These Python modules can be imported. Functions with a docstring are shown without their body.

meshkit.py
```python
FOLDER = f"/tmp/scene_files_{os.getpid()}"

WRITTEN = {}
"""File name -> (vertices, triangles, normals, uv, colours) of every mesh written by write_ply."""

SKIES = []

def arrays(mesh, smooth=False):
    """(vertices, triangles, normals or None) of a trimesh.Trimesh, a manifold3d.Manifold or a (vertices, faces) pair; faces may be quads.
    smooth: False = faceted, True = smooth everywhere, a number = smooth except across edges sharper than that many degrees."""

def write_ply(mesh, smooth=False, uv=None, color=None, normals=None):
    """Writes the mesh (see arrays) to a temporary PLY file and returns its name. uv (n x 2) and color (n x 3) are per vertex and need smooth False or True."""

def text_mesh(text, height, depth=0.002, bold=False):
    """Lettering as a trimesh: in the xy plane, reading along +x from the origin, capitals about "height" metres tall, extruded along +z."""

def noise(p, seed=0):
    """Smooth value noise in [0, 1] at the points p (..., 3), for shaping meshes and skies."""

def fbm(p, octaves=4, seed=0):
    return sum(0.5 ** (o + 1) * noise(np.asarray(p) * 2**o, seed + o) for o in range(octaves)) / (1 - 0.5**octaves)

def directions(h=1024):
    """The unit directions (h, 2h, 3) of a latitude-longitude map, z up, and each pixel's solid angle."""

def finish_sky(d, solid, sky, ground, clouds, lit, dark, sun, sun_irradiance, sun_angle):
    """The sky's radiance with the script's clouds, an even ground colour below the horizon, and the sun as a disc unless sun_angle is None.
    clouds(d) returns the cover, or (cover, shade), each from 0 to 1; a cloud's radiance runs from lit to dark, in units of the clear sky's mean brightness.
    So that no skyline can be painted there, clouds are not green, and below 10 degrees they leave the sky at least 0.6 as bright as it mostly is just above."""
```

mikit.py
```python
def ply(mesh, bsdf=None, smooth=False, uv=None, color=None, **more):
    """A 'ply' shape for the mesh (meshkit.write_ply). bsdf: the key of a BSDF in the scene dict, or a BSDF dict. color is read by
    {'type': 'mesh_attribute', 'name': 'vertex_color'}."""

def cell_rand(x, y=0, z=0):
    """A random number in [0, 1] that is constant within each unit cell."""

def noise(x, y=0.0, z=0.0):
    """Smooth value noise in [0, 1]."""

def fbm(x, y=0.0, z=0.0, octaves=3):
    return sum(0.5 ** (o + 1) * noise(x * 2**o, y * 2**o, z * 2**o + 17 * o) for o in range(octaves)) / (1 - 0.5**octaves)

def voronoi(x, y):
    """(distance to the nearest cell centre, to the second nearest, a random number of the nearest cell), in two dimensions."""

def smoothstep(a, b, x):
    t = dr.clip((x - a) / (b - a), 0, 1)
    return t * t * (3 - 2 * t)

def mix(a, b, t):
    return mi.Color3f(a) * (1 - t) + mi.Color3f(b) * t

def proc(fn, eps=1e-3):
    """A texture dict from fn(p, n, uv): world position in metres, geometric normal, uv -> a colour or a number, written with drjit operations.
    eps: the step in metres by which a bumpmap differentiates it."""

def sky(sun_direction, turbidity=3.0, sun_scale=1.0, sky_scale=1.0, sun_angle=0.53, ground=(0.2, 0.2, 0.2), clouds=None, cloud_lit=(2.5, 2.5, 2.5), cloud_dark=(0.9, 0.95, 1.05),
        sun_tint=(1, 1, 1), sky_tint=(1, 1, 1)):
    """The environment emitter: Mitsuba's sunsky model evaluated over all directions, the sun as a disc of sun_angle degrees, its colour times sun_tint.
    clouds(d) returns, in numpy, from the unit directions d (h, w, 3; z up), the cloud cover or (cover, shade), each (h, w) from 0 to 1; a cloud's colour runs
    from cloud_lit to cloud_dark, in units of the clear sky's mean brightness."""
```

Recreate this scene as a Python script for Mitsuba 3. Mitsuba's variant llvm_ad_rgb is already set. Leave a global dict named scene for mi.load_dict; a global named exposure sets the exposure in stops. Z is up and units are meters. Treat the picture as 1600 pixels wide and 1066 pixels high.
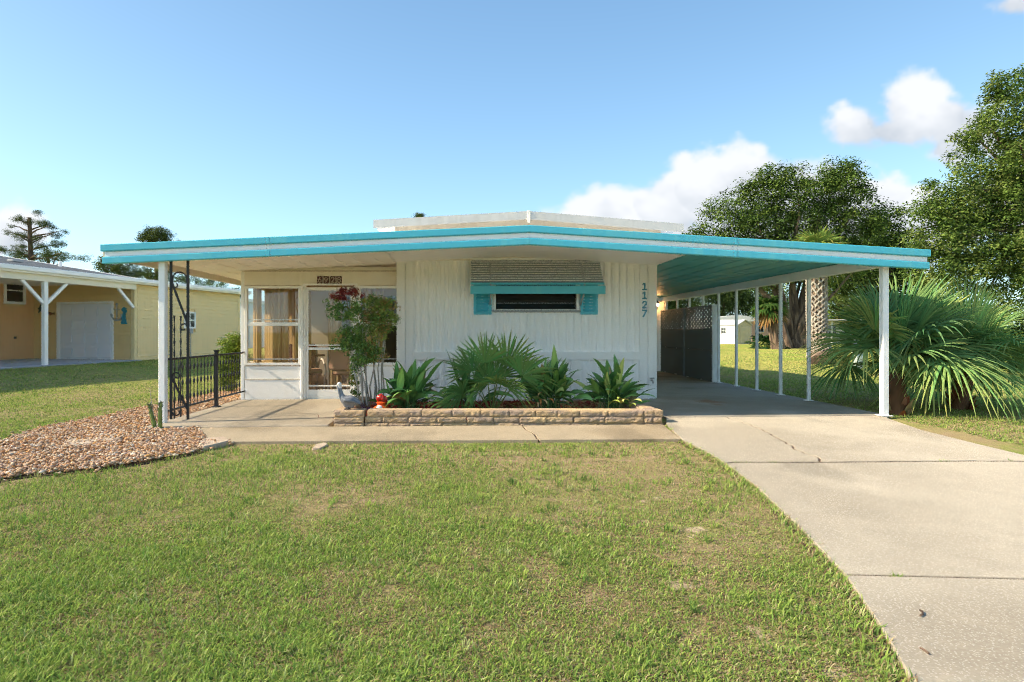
import math, numpy as np, trimesh, mitsuba as mi, drjit as dr
import mikit, meshkit
from shapely.geometry import Polygon, LineString, box as sbox, Point
from shapely.ops import split as shp_split, unary_union
from shapely import contains_xy

T = mi.ScalarTransform4f
scene, labels = {}, {}

# ------------------------------------------------------------------ camera, sky, exposure
CAM_H, FPX, CX, CY = 1.195, 915.0, 736.0, 520.0      # metres; focal length, principal point in pixels of the 1600 x 1066 photo
scene['camera'] = {'type': 'perspective', 'fov': math.degrees(2 * math.atan(800 / FPX)), 'fov_axis': 'x',
                   'principal_point_offset_x': (800 - CX) / 1600, 'principal_point_offset_y': (533 - CY) / 1066,
                   'near_clip': 0.1, 'far_clip': 3000.0,
                   'to_world': T().look_at(origin=[0, 0, CAM_H], target=[0, 1, CAM_H], up=[0, 0, 1])}
EL, AZ = math.radians(35), math.radians(8)
SUN = (-math.cos(EL) * math.cos(AZ), -math.cos(EL) * math.sin(AZ), math.sin(EL))


def cloud_cover(d):
    """Cumulus banks low on the right, a puff above them, a bit on the left; unseen fair-weather puffs behind, thickened as fill light."""
    x, y, z = d[..., 0], d[..., 1], d[..., 2]
    f = np.maximum(y, 1e-3)
    u, v = x / f, z / f
    front = y > 0.15
    n = meshkit.fbm(np.stack([u * 13, v * 19, 0 * u + 3.3], -1), 6, 5)
    n2 = meshkit.fbm(np.stack([u * 22, v * 30, 0 * u + 7.3], -1), 5, 9)
    best = np.full(u.shape, -9.0)
    shade = np.zeros(u.shape)
    for px, py, rx, ry in ((1345, 198, 54, 34), (1430, 178, 62, 48), (1505, 194, 80, 44), (1590, 5, 45, 20), (1400, 205, 90, 24),
                           (950, 345, 80, 38), (1080, 310, 75, 52), (1150, 290, 80, 50), (1240, 300, 75, 55), (1360, 320, 80, 55), (1430, 340, 80, 50), (1010, 350, 110, 44),
                           (1180, 350, 150, 72), (1330, 365, 150, 75), (1440, 350, 90, 60), (1490, 235, 40, 25), (35, 365, 60, 34), (10, 360, 40, 30), (1620, 330, 120, 60)):
        a, b = (px - CX) / FPX, (CY - py) / FPX
        q = 1 - np.sqrt(((u - a) / (rx * 1.22 / FPX)) ** 2 + ((v - b) / (ry * 1.22 / FPX)) ** 2)
        best = np.maximum(best, q)
        shade = np.maximum(shade, np.where(q > 0, np.clip((b - v) / (ry / FPX) * 0.5 + 0.25, 0, 1), 0))
    e = best + (n - 0.5) * 1.9 + (n2 - 0.5) * 0.9
    c = np.clip((e + 0.04) / 0.45, 0, 1)
    c = np.where(front, c * c * (3 - 2 * c), 0)
    # elsewhere: unseen scattered puffs, cover raised to brighten the shaded front wall
    g = meshkit.fbm(d * np.array([5, 5, 9.0]), 5, 21)
    elev = np.degrees(np.arcsin(np.clip(z, -1, 1)))
    other = np.clip((g - 0.545) / 0.08, 0, 1) * np.clip((elev - 1) / 6, 0, 1) * np.clip((55 - elev) / 25, 0, 1) * np.clip((0.1 - y) / 0.2, 0, 1)
    return np.maximum(c * 0.97, other * 0.9), np.clip(shade * 0.8 + (0.52 - n) * 2.2, 0, 1)


scene['sky'] = mikit.sky(SUN, turbidity=2.3, sun_scale=0.78, sky_scale=1.38, sun_angle=1.4, ground=(0.16, 0.17, 0.08), clouds=cloud_cover,
                         cloud_lit=(1.6, 1.63, 1.68), cloud_dark=(0.95, 1.05, 1.18), sun_tint=(0.95, 0.99, 1.05), sky_tint=(0.82, 0.82, 0.79))
exposure = 2.88

# ------------------------------------------------------------------ helpers
def numbered(key):
    if key not in scene and key not in labels:
        return key
    i = 1
    while f'{key}_{i:03d}' in scene or f'{key}_{i:03d}' in labels:
        i += 1
    return f'{key}_{i:03d}'


def thing(name, label, cat, group=None):
    k = numbered(name)
    labels[k] = {'label': label, 'category': cat}
    if group:
        labels[k]['group'] = group
    return k


def put(key, mesh, bsdf, smooth=False, color=None, kind=None, label=None):
    if isinstance(mesh, MB):
        mesh, color = mesh.mesh(), mesh.colors() if color is None else color
    k = numbered(key)
    scene[k] = mikit.ply(mesh, bsdf, smooth=smooth, color=color)
    e = {}
    if kind: e['kind'] = kind
    if label: e['label'] = label
    if e: labels[k] = e
    return k


def part(parent, name, mesh, bsdf, smooth=False, color=None, kind=None, label=None):
    return put(f'{parent}__{name}', mesh, bsdf, smooth, color, kind, label)


def alone(name, mesh, bsdf, label, cat, group=None, smooth=False, color=None, kind=None):
    """A thing that is one mesh."""
    k = put(name, mesh, bsdf, smooth, color)
    labels[k] = {'label': label, 'category': cat}
    if group: labels[k]['group'] = group
    if kind: labels[k]['kind'] = kind
    return k


def struct(name, mesh, bsdf, smooth=False, color=None):
    k = put(name, mesh, bsdf, smooth, color)
    labels[k] = {'kind': 'structure'}
    return k


_s = np.array([[a, b, c] for a in (-1, 1) for b in (-1, 1) for c in (-1, 1)], float)
_cv = np.concatenate([np.stack([_s, np.eye(3)[k] * np.ones((8, 1))], 1) for k in range(3)])    # sign, axis kept full
_hull = trimesh.convex.convex_hull(_cv[:, 0] * (1 - 0.2 * (1 - _cv[:, 1])))
_cs = np.sign(_hull.vertices)
_ca = (np.abs(_hull.vertices) > 0.95).astype(float)
_cf = np.array(_hull.faces)
BOXF = np.array([[0, 1, 3], [0, 3, 2], [4, 6, 7], [4, 7, 5], [0, 4, 5], [0, 5, 1], [2, 3, 7], [2, 7, 6], [0, 2, 6], [0, 6, 4], [1, 5, 7], [1, 7, 3]])


class MB:
    """Collects pieces of ONE mesh."""
    def __init__(self, frame=None):
        self.v, self.f, self.c, self.n, self.fr = [], [], [], 0, frame

    def add(self, v, f, color=None):
        v = np.asarray(v, float).reshape(-1, 3)
        if self.fr is not None:
            v = self.fr(v)
        f = np.asarray(f, int)
        if f.shape[1] == 4:
            f = np.vstack([f[:, [0, 1, 2]], f[:, [0, 2, 3]]])
        self.v.append(v); self.f.append(f + self.n); self.n += len(v)
        if color is not None:
            self.c.append(np.broadcast_to(np.asarray(color, float), (len(v), 3)))
        return self

    def box(self, x0, x1, y0, y1, z0, z1, ch=0.0, color=None):
        c = np.array([(x0 + x1) / 2, (y0 + y1) / 2, (z0 + z1) / 2]); h = np.array([x1 - x0, y1 - y0, z1 - z0]) / 2
        if ch <= 0:
            return self.add(c + _s * h, BOXF, color)
        ch = min(ch, h.min() * 0.45)
        return self.add(c + _cs * (h - ch * (1 - _ca)), _cf, color)

    def bar(self, p, q, w, h=None, up=(0, 0, 1), color=None):
        """A square bar from p to q."""
        h = h or w
        p, q = np.asarray(p, float), np.asarray(q, float)
        a = (q - p); L = np.linalg.norm(a); a /= L
        up = np.asarray(up, float)
        if abs(a @ up) > 0.99: up = np.array([0, 1, 0.0])
        s = np.cross(a, up); s /= np.linalg.norm(s); t = np.cross(s, a)
        v = [(p + (q - p) * (0.5 + 0.5 * k) + s * w / 2 * i + t * h / 2 * j) for k in (-1, 1) for i in (-1, 1) for j in (-1, 1)]
        return self.add(v, BOXF, color)

    def tube(self, pts, rad, sides=8, color=None, caps=True):
        p = np.asarray(pts, float); r = np.broadcast_to(np.asarray(rad, float), (len(p),))
        t = np.gradient(p, axis=0); t /= np.linalg.norm(t, axis=1, keepdims=True) + 1e-12
        ref = np.array([0.13, 0.2, 1.0]) if abs(t[:, 2]).mean() < 0.8 else np.array([1.0, 0.1, 0.05])
        a = np.cross(t, ref); a /= np.linalg.norm(a, axis=1, keepdims=True) + 1e-12
        b = np.cross(t, a); ang = np.arange(sides) * 2 * np.pi / sides
        v = p[:, None] + r[:, None, None] * (np.cos(ang)[None, :, None] * a[:, None] + np.sin(ang)[None, :, None] * b[:, None])
        i, j = np.meshgrid(np.arange(len(p) - 1), np.arange(sides), indexing='ij')
        q = np.stack([i * sides + j, i * sides + (j + 1) % sides, (i + 1) * sides + (j + 1) % sides, (i + 1) * sides + j], -1).reshape(-1, 4)
        f = np.vstack([q[:, [0, 1, 2]], q[:, [0, 2, 3]]])
        v = v.reshape(-1, 3)
        if caps:
            n = len(v); k = np.arange(sides)
            f = np.vstack([f, np.stack([(k + 1) % sides, k, k * 0 + n], 1), np.stack([n - sides + k, n - sides + (k + 1) % sides, k * 0 + n + 1], 1)])
            v = np.vstack([v, p[:1], p[-1:]])
        return self.add(v, f, color)

    def tri(self, mesh, color=None):
        return self.add(np.array(mesh.vertices), np.array(mesh.faces), color)

    def prism_y(self, poly, y0, y1, color=None):
        """Polygon in XZ (counter-clockwise seen from -Y), extruded along Y."""
        n = len(poly); P = np.asarray(poly, float)
        v = np.vstack([np.stack([P[:, 0], np.full(n, y), P[:, 1]], 1) for y in (y0, y1)])
        tri = trimesh.creation.triangulate_polygon(Polygon(P), engine='earcut')
        tv, tf = tri
        m = MBidx(tv, P)
        tf = m[tf]
        k = np.arange(n)
        f = np.vstack([tf, tf[:, ::-1] + n, np.stack([k, k + n, (k + 1) % n + n], 1), np.stack([k, (k + 1) % n + n, (k + 1) % n], 1)])
        return self.add(v, f, color)

    def mesh(self):
        return trimesh.Trimesh(np.vstack(self.v), np.vstack(self.f), process=False)

    def colors(self):
        return np.vstack(self.c) if self.c and sum(map(len, self.c)) == self.n else None


def MBidx(tv, P):
    tv = np.asarray(tv, float)[:, :2]
    return np.array([np.argmin(((P - t) ** 2).sum(1)) for t in tv])


def frame(o, u, n):
    """Local (right, outward, up) -> world."""
    o, u, n = np.array(o, float), np.array([u[0], u[1], 0.0]), np.array([n[0], n[1], 0.0])
    u /= np.linalg.norm(u); n /= np.linalg.norm(n)
    return lambda v: o + v[:, :1] * u + v[:, 1:2] * n + v[:, 2:3] * np.array([0, 0, 1.0])


def at(px, py, Y):
    """The point at depth Y (metres) that the photo shows at this pixel: how the photo was measured."""
    return np.array([(px - CX) * Y / FPX, Y, CAM_H + (CY - py) * Y / FPX])


def sstep(a, b, x):
    t = np.clip((np.asarray(x, float) - a) / (b - a), 0, 1)
    return t * t * (3 - 2 * t)


def ground_z(x, y):
    x, y = np.asarray(x, float), np.asarray(y, float)
    near = 0.0095 * np.clip(x, -6, 6) * sstep(4, 7.5, y) * (1 - 0.6 * sstep(14, 30, y))
    left = 0.29 * sstep(-7.2, -11.5, x) * sstep(7, 16, y)
    return near + left


def on_ground(px, py):
    Y = FPX * CAM_H / (py - CY)
    for _ in range(8):
        Y = FPX * (CAM_H - float(ground_z((px - CX) * Y / FPX, Y))) / (py - CY)
    X = (px - CX) * Y / FPX
    return np.array([X, Y, float(ground_z(X, Y))])


def gpoly(pts):
    return Polygon([on_ground(*p)[:2] for p in pts])


def slab(poly, top, thick=0.09, bevel=0.012, zf=None, step=None):
    """Extruded ground slab following ground_z, with a small chamfer; optional finer triangulation."""
    inner = poly.buffer(-bevel)
    if inner.geom_type != 'Polygon':
        inner = max(inner.geoms, key=lambda g: g.area)
    if step:
        inner, poly = inner.segmentize(step), poly.segmentize(step)
    m = MB()
    tv, tf = trimesh.creation.triangulate_polygon(inner, engine='earcut')
    zf = zf or ground_z
    tv = np.asarray(tv)
    m.add(np.column_stack([tv, zf(tv[:, 0], tv[:, 1]) + top]), tf)
    ring = np.array(inner.exterior.coords)[:-1]
    out = ring.copy()
    nrm = np.roll(ring, -1, 0) - np.roll(ring, 1, 0)
    nrm = np.stack([nrm[:, 1], -nrm[:, 0]], 1); nrm /= np.linalg.norm(nrm, axis=1, keepdims=True) + 1e-12
    if not inner.exterior.is_ccw: nrm = -nrm
    out = ring + nrm * bevel
    n = len(ring); k = np.arange(n)
    zr = zf(ring[:, 0], ring[:, 1]) + top
    v = np.vstack([np.column_stack([ring, zr]), np.column_stack([out, zr - bevel]), np.column_stack([out, zr - thick])])
    f = []
    for a in (0, 1):
        f.append(np.stack([a * n + k, a * n + (k + 1) % n, (a + 1) * n + (k + 1) % n, (a + 1) * n + k], 1)[:, ::-1])
    m.add(v, np.vstack(f))
    return m


# ------------------------------------------------------------------ materials
noise, fbm, voronoi, smoothstep, mix = mikit.noise, mikit.fbm, mikit.voronoi, mikit.smoothstep, mikit.mix


def mat(name, color, rough=0.5, spec=0.4, **k):
    scene[name] = {'type': 'twosided', 'bsdf': {'type': 'principled', 'base_color': color if isinstance(color, dict) else {'type': 'rgb', 'value': list(color)},
                   'roughness': rough, 'specular': spec, **k}}
    return name


VC = {'type': 'mesh_attribute', 'name': 'vertex_color'}


def thin(name, trans=0.7, rough=0.5, spec=None):
    scene[name] = {'type': 'principledthin', 'base_color': VC, 'roughness': rough, 'diff_trans': trans}
    return name


def dirty(c, amount=0.14, tint=(0.55, 0.5, 0.4), s=1.0):
    """Painted metal or board with faint grime and streaks running down."""
    def fn(p, n, uv):
        a = fbm(p.x * 2.3 * s, p.y * 2.3 * s, p.z * 2.3 * s, 3)
        st = noise(p.x * 26 * s + p.y * 26 * s, p.z * 1.3)
        g = noise(p.x * 90, p.y * 90, p.z * 90)
        t = smoothstep(0.42, 0.8, a * 0.7 + st * 0.3)
        return mix(c, [c[i] * tint[i] for i in range(3)], t * amount * 2.2) * (0.96 + 0.08 * g)
    return mikit.proc(fn)


def concrete(base, stain, dots, s=1.0):
    def fn(p, n, uv):
        a = fbm(p.x * 0.9 + 3, p.y * 0.9, 0, 4)
        b = fbm(p.x * 5 * s, p.y * 5 * s, 1.7, 3)
        d1, d2, r = voronoi(p.x * 95, p.y * 95)
        sp = noise(p.x * 130, p.y * 130, 0.5)
        c = mix(base, stain, smoothstep(0.40, 0.66, a) * 0.75)
        c = c * (0.86 + 0.28 * b)
        oil = smoothstep(0.58, 0.78, fbm(p.x * 1.7 + 9, p.y * 0.8, 5.0, 4)) * 0.22
        c = c * (1 - oil)
        peb = smoothstep(0.42, 0.25, d1) * smoothstep(0.45, 0.75, r)
        c = mix(c, dots, peb * 0.55)
        return c * (0.84 + 0.32 * sp)
    return mikit.proc(fn)


mat('white_paint', dirty((0.86, 0.86, 0.855), 0.05), 0.42)
mat('plain_white', (0.85, 0.85, 0.835), 0.45)
mat('corrugated_white', dirty((0.90, 0.90, 0.90), 0.03), 0.45)
mat('cream_paint', dirty((0.80, 0.76, 0.66), 0.06), 0.5)
mat('aged_white', dirty((0.50, 0.50, 0.475), 0.08), 0.5)
mat('tan_paint', dirty((0.55, 0.50, 0.41), 0.12), 0.55)
mat('teal_paint', dirty((0.075, 0.47, 0.62), 0.36, (1.8, 1.12, 1.0)), 0.38)
mat('teal_dark', (0.02, 0.30, 0.36), 0.5)
mat('teal_ceiling', (0.10, 0.42, 0.43), 0.45)
mat('porch_ceiling', dirty((0.85, 0.835, 0.795), 0.06), 0.5)
mat('blue_number', (0.03, 0.20, 0.34), 0.4)
mat('black_iron', (0.012, 0.013, 0.016), 0.42)
mat('dark_metal', (0.06, 0.06, 0.065), 0.5)
mat('grey_metal', (0.32, 0.33, 0.34), 0.4)
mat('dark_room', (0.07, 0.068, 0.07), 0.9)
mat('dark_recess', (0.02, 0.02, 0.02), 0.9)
mat('room_wall', (0.55, 0.48, 0.38), 0.8)
mat('room_floor', (0.30, 0.24, 0.18), 0.8)
scene['glass_pane'] = {'type': 'thindielectric', 'int_ior': 1.5}
mat('driveway_concrete', concrete((0.375, 0.33, 0.255), (0.29, 0.25, 0.19), (0.53, 0.49, 0.41)), 0.85, 0.25)
mat('walk_concrete', concrete((0.325, 0.265, 0.18), (0.265, 0.205, 0.13), (0.42, 0.37, 0.28)), 0.85, 0.25)
mat('porch_concrete', concrete((0.35, 0.305, 0.235), (0.29, 0.245, 0.18), (0.42, 0.37, 0.29), 0.4), 0.7, 0.3)


def carport_fn(p, n, uv):
    b = fbm(p.x * 1.6, p.y * 1.6, 0.3, 4)
    s = noise(p.x * 120, p.y * 120)
    c = mix((0.29, 0.265, 0.225), (0.20, 0.18, 0.15), smoothstep(0.4, 0.7, b) * 0.8) * (0.9 + 0.2 * s)
    rx, ry = p.x - 3.9, p.y - 9.5
    r = dr.sqrt(rx * rx * 3.5 + ry * ry * 0.8) + (fbm(p.x * 6, p.y * 6) - 0.5) * 0.5
    return mix(c, (0.22, 0.10, 0.04), smoothstep(0.42, 0.12, r) * 0.65)


mat('carport_concrete', mikit.proc(carport_fn), 0.75, 0.3)


def stone_fn(p, n, uv):
    a = fbm(p.x * 7, p.y * 7, p.z * 16, 3)
    b = noise(p.x * 75, p.y * 75, p.z * 75)
    d, _, r = voronoi(p.x * 70 + p.y * 31, p.z * 70)
    c = mix((0.42, 0.30, 0.175), (0.33, 0.25, 0.19), smoothstep(0.35, 0.65, a))
    c = mix(c, (0.60, 0.43, 0.22), smoothstep(0.55, 0.8, noise(p.x * 2.2, 0.5, p.z * 9)) * 0.6)
    c = mix(c, (0.16, 0.11, 0.08), smoothstep(0.55, 0.85, b) * 0.55)
    return mix(c, (0.62, 0.52, 0.40), smoothstep(0.3, 0.1, d) * smoothstep(0.6, 0.9, r) * 0.6)


mat('stone_block', mikit.proc(stone_fn), 0.9, 0.2)


SPOTS = ((1.34, 3.56, 0.075), (1.16, 2.30, 0.075), (1.27, 2.08, 0.06), (1.33, 4.20, 0.045), (1.0, 2.75, 0.05))


def soil_fn(p, n, uv):
    far = smoothstep(9, 24, dr.sqrt(p.x * p.x + p.y * p.y))
    a = fbm(p.x * 1.1, p.y * 1.1, 0.2, 4)
    b = fbm(p.x * 11, p.y * 11, 4.1, 3)
    c = mix((0.24, 0.19, 0.095), (0.17, 0.19, 0.05), smoothstep(0.35, 0.65, a))
    c = mix(c, (0.26, 0.19, 0.12), smoothstep(0.5, 0.8, b) * 0.8) * (0.7 + 0.6 * noise(p.x * 160, p.y * 160))
    g = mix((0.19, 0.225, 0.04), (0.25, 0.24, 0.06), smoothstep(0.35, 0.65, fbm(p.x * 0.35, p.y * 0.35, 2.0, 4)))
    g = g * (0.75 + 0.5 * noise(p.x * 9, p.y * 9))
    sp = mi.Float(0)
    for sx, sy, sr in SPOTS:
        q = dr.sqrt(dr.square((p.x - sx) * 0.8) + dr.square(p.y - sy)) + (fbm(p.x * 14, p.y * 14) - 0.5) * 0.32
        sp = dr.maximum(sp, smoothstep(sr, sr * 0.4, q))
    c = mix(c, (0.42, 0.33, 0.225), sp * 0.75)
    return mix(c, g, far * 0.9)


mat('soil', mikit.proc(soil_fn), 0.95, 0.1)
mat('bark_dirt', mikit.proc(lambda p, n, uv: mix((0.11, 0.07, 0.045), (0.045, 0.03, 0.022), fbm(p.x * 30, p.y * 30, 0, 3))), 0.95, 0.1)


def bark_fn(p, n, uv):
    a = fbm(p.x * 7, p.y * 7, p.z * 1.3, 4)
    return mix((0.23, 0.165, 0.115), (0.085, 0.06, 0.045), smoothstep(0.35, 0.68, a))


mat('bark', mikit.proc(bark_fn), 0.9, 0.15)
mat('pine_bark', mikit.proc(lambda p, n, uv: mix((0.18, 0.12, 0.085), (0.06, 0.045, 0.035), smoothstep(0.3, 0.7, fbm(p.x * 5, p.y * 5, p.z * 2, 3)))), 0.9, 0.15)
mat('vertex_matte', VC, 0.85, 0.2)
mat('vertex_gloss', VC, 0.35, 0.5)
thin('leaf', 0.55, 0.45)
thin('grass_blade', 0.7, 0.5)
mat('waxy_leaf', VC, 0.36, 0.5)
scene['fan_leaf'] = {'type': 'principledthin', 'base_color': VC, 'roughness': 0.38, 'diff_trans': 0.45}
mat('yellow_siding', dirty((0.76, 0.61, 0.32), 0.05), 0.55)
mat('shaded_yellow_siding', dirty((0.70, 0.53, 0.26), 0.05), 0.55)  # the yellow siding again, darkened to paint in the carport shade
mat('deep_shade_yellow_siding', dirty((0.70, 0.46, 0.24), 0.05), 0.55)  # same yellow siding, browner: the deeper carport shade put into its colour
mat('garage_door', (0.70, 0.72, 0.76), 0.45)


def shingle_fn(p, n, uv):
    return mix((0.42, 0.395, 0.38), (0.30, 0.28, 0.27), smoothstep(0.3, 0.7, noise(p.x * 9, p.y * 9) * 0.5 + 0.5 * noise(p.x * 31, p.y * 31))) 


mat('shingle', mikit.proc(shingle_fn), 0.9, 0.2)
mat('lattice_plastic', (0.14, 0.165, 0.17), 0.5)
# ================================================================== the setting: lawn, driveway, slabs
def axis_steps(lo, hi):
    s = np.concatenate([np.arange(-14, 14, 0.5), np.arange(14, 40, 2.0), np.arange(40, 120, 10.0), np.arange(120, 1500, 120.0)])
    s = np.unique(np.concatenate([s, -s]))
    return s[(s >= lo) & (s <= hi)]


gx, gy = axis_steps(-1400, 1400), axis_steps(-1400, 1400)
GX, GY = np.meshgrid(gx, gy, indexing='ij')
gv = np.stack([GX, GY, ground_z(GX, GY)], -1).reshape(-1, 3)
ii, jj = np.meshgrid(np.arange(len(gx) - 1), np.arange(len(gy) - 1), indexing='ij')
nq = len(gy)
gf = np.stack([ii * nq + jj, (ii + 1) * nq + jj, (ii + 1) * nq + jj + 1, ii * nq + jj + 1], -1).reshape(-1, 4)
struct('lawn', (gv, gf), 'soil', smooth=True)

edge = [on_ground(*p)[:2] for p in ((1420, 1066), (1395, 1020), (1368, 975), (1320, 905), (1250, 830), (1182, 765), (1132, 727), (1100, 708), (1068, 692), (1041, 667))]
right_edge = [on_ground(*p)[:2] for p in ((1600, 716), (1530, 699), (1440, 676), (1386, 657))]
DRIVE = Polygon([(0.1, -4.0), (0.75, -1.5), (1.15, 0.4)] + [tuple(p) for p in edge] + [(2.62, 7.86)] + [(5.60, 7.86)] + [tuple(p) for p in right_edge[::-1]] +
                [(6.1, 5.0), (6.35, 3.5), (6.5, 1.0), (6.9, -4.0)]).buffer(0)
rng = np.random.default_rng(11)


def jag(a, b, n, amp, seed):
    r = np.random.default_rng(seed)
    t = np.linspace(0, 1, n)[:, None]
    p = np.array(a) * (1 - t) + np.array(b) * t
    d = np.array(b, float) - np.array(a, float); d /= np.linalg.norm(d)
    return p + np.array([-d[1], d[0]]) * (np.cumsum(r.normal(0, amp, n))[:, None] - np.linspace(0, 1, n)[:, None] * 0)


j1, j2 = jag((1.6, 5.24), (6.6, 5.26), 60, 0.006, 3), jag((1.2, 2.86), (6.8, 2.52), 3, 0.0, 1)
dg = jag((3.60, 8.2), (3.22, 5.20), 40, 0.016, 8)
gaps = [LineString(j1).buffer(0.017), LineString(j2).buffer(0.008), LineString(dg).buffer(0.009)]
pieces = DRIVE.difference(unary_union(gaps))
pieces = sorted([g for g in pieces.geoms if g.area > 0.2], key=lambda g: g.centroid.y)
labels['driveway'] = {'kind': 'structure'}
for g in pieces:
    part('driveway', 'slab', slab(g.simplify(0.002), 0.03, 0.1, 0.003), 'driveway_concrete')
for g in gaps:
    part('driveway', 'joint_dirt', slab(g.buffer(.012).intersection(DRIVE.buffer(-.02)).buffer(0).simplify(.002), 0.024, 0.03, 0.002), 'bark_dirt')
# the dark crumbled edging between turf and driveway
el = LineString([(1.15, 0.4)] + [tuple(p) for p in edge])
struct('bare_soil_edge', slab(el.buffer(0.055).difference(DRIVE.buffer(0.004)).buffer(0), 0.006, 0.03, 0.004), 'bark_dirt')

WALK = gpoly([(308, 676), (318, 672), (330, 671), (520, 671), (1036, 668), (1064, 691), (700, 693), (345, 695), (322, 688)])
crack = jag((0.58, 7.9), (0.78, 6.0), 16, 0.012, 5)
wp = sorted(WALK.difference(LineString(crack).buffer(0.008)).geoms, key=lambda g: g.centroid.x)
labels['walkway'] = {'kind': 'structure'}
for g in wp:
    if g.area > 0.1:
        part('walkway', 'slab', slab(g.simplify(0.002), 0.035, 0.1, 0.004), 'walk_concrete')
part('walkway', 'joint_dirt', slab(LineString(crack).buffer(.014).intersection(WALK.buffer(-.03)).buffer(0).simplify(.002), .029, .03, .002), 'bark_dirt')
PORCH = Polygon([(-4.12, 7.33), (-1.80, 7.36), (-1.80, 10.35), (-4.12, 10.35)])
struct('porch_floor', slab(PORCH, 0.05, 0.12, 0.012), 'porch_concrete')
CARPORT = Polygon([(2.62, 7.872), (5.62, 7.872), (5.62, 17.4), (3.2, 17.4), (3.25, 10.1), (2.62, 10.0)])
struct('carport_floor', slab(CARPORT, 0.034, 0.1, 0.006), 'carport_concrete')
NEIGH_SLAB = None

# gravel bed
GRAVEL = gpoly([(-160, 800), (0, 752), (60, 742), (150, 737), (240, 722), (300, 711), (322, 700), (350, 696), (330, 668), (258, 668), (259, 667)]).buffer(0)
a = [tuple(on_ground(*p)[:2]) for p in ((-160, 800), (0, 752), (60, 743), (150, 737), (240, 722), (300, 711), (345, 697), (322, 689), (312, 674))]
b = [(-3.2, 7.30), (-4.12, 7.32), (-4.13, 10.4), (-4.13, 13.5), (-4.75, 13.5)]
c = [tuple(on_ground(*p)[:2]) for p in ((378, 608), (330, 618), (252, 637), (200, 646), (150, 656), (60, 673), (0, 694), (-160, 745))]
GRAVEL = Polygon(a + b + c).buffer(0)
struct('gravel_base', slab(GRAVEL, 0.008, 0.05, 0.004), 'bark_dirt')
struct('bare_soil_strip', slab(LineString(c).buffer(0.07, cap_style=2).difference(GRAVEL).buffer(0), 0.012, 0.05, 0.004), 'bark_dirt')
struct('bare_soil_strip', slab(LineString(a[:7]).buffer(0.05, cap_style=2).difference(GRAVEL).buffer(0), 0.007, 0.05, 0.003), 'bark_dirt')
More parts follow.
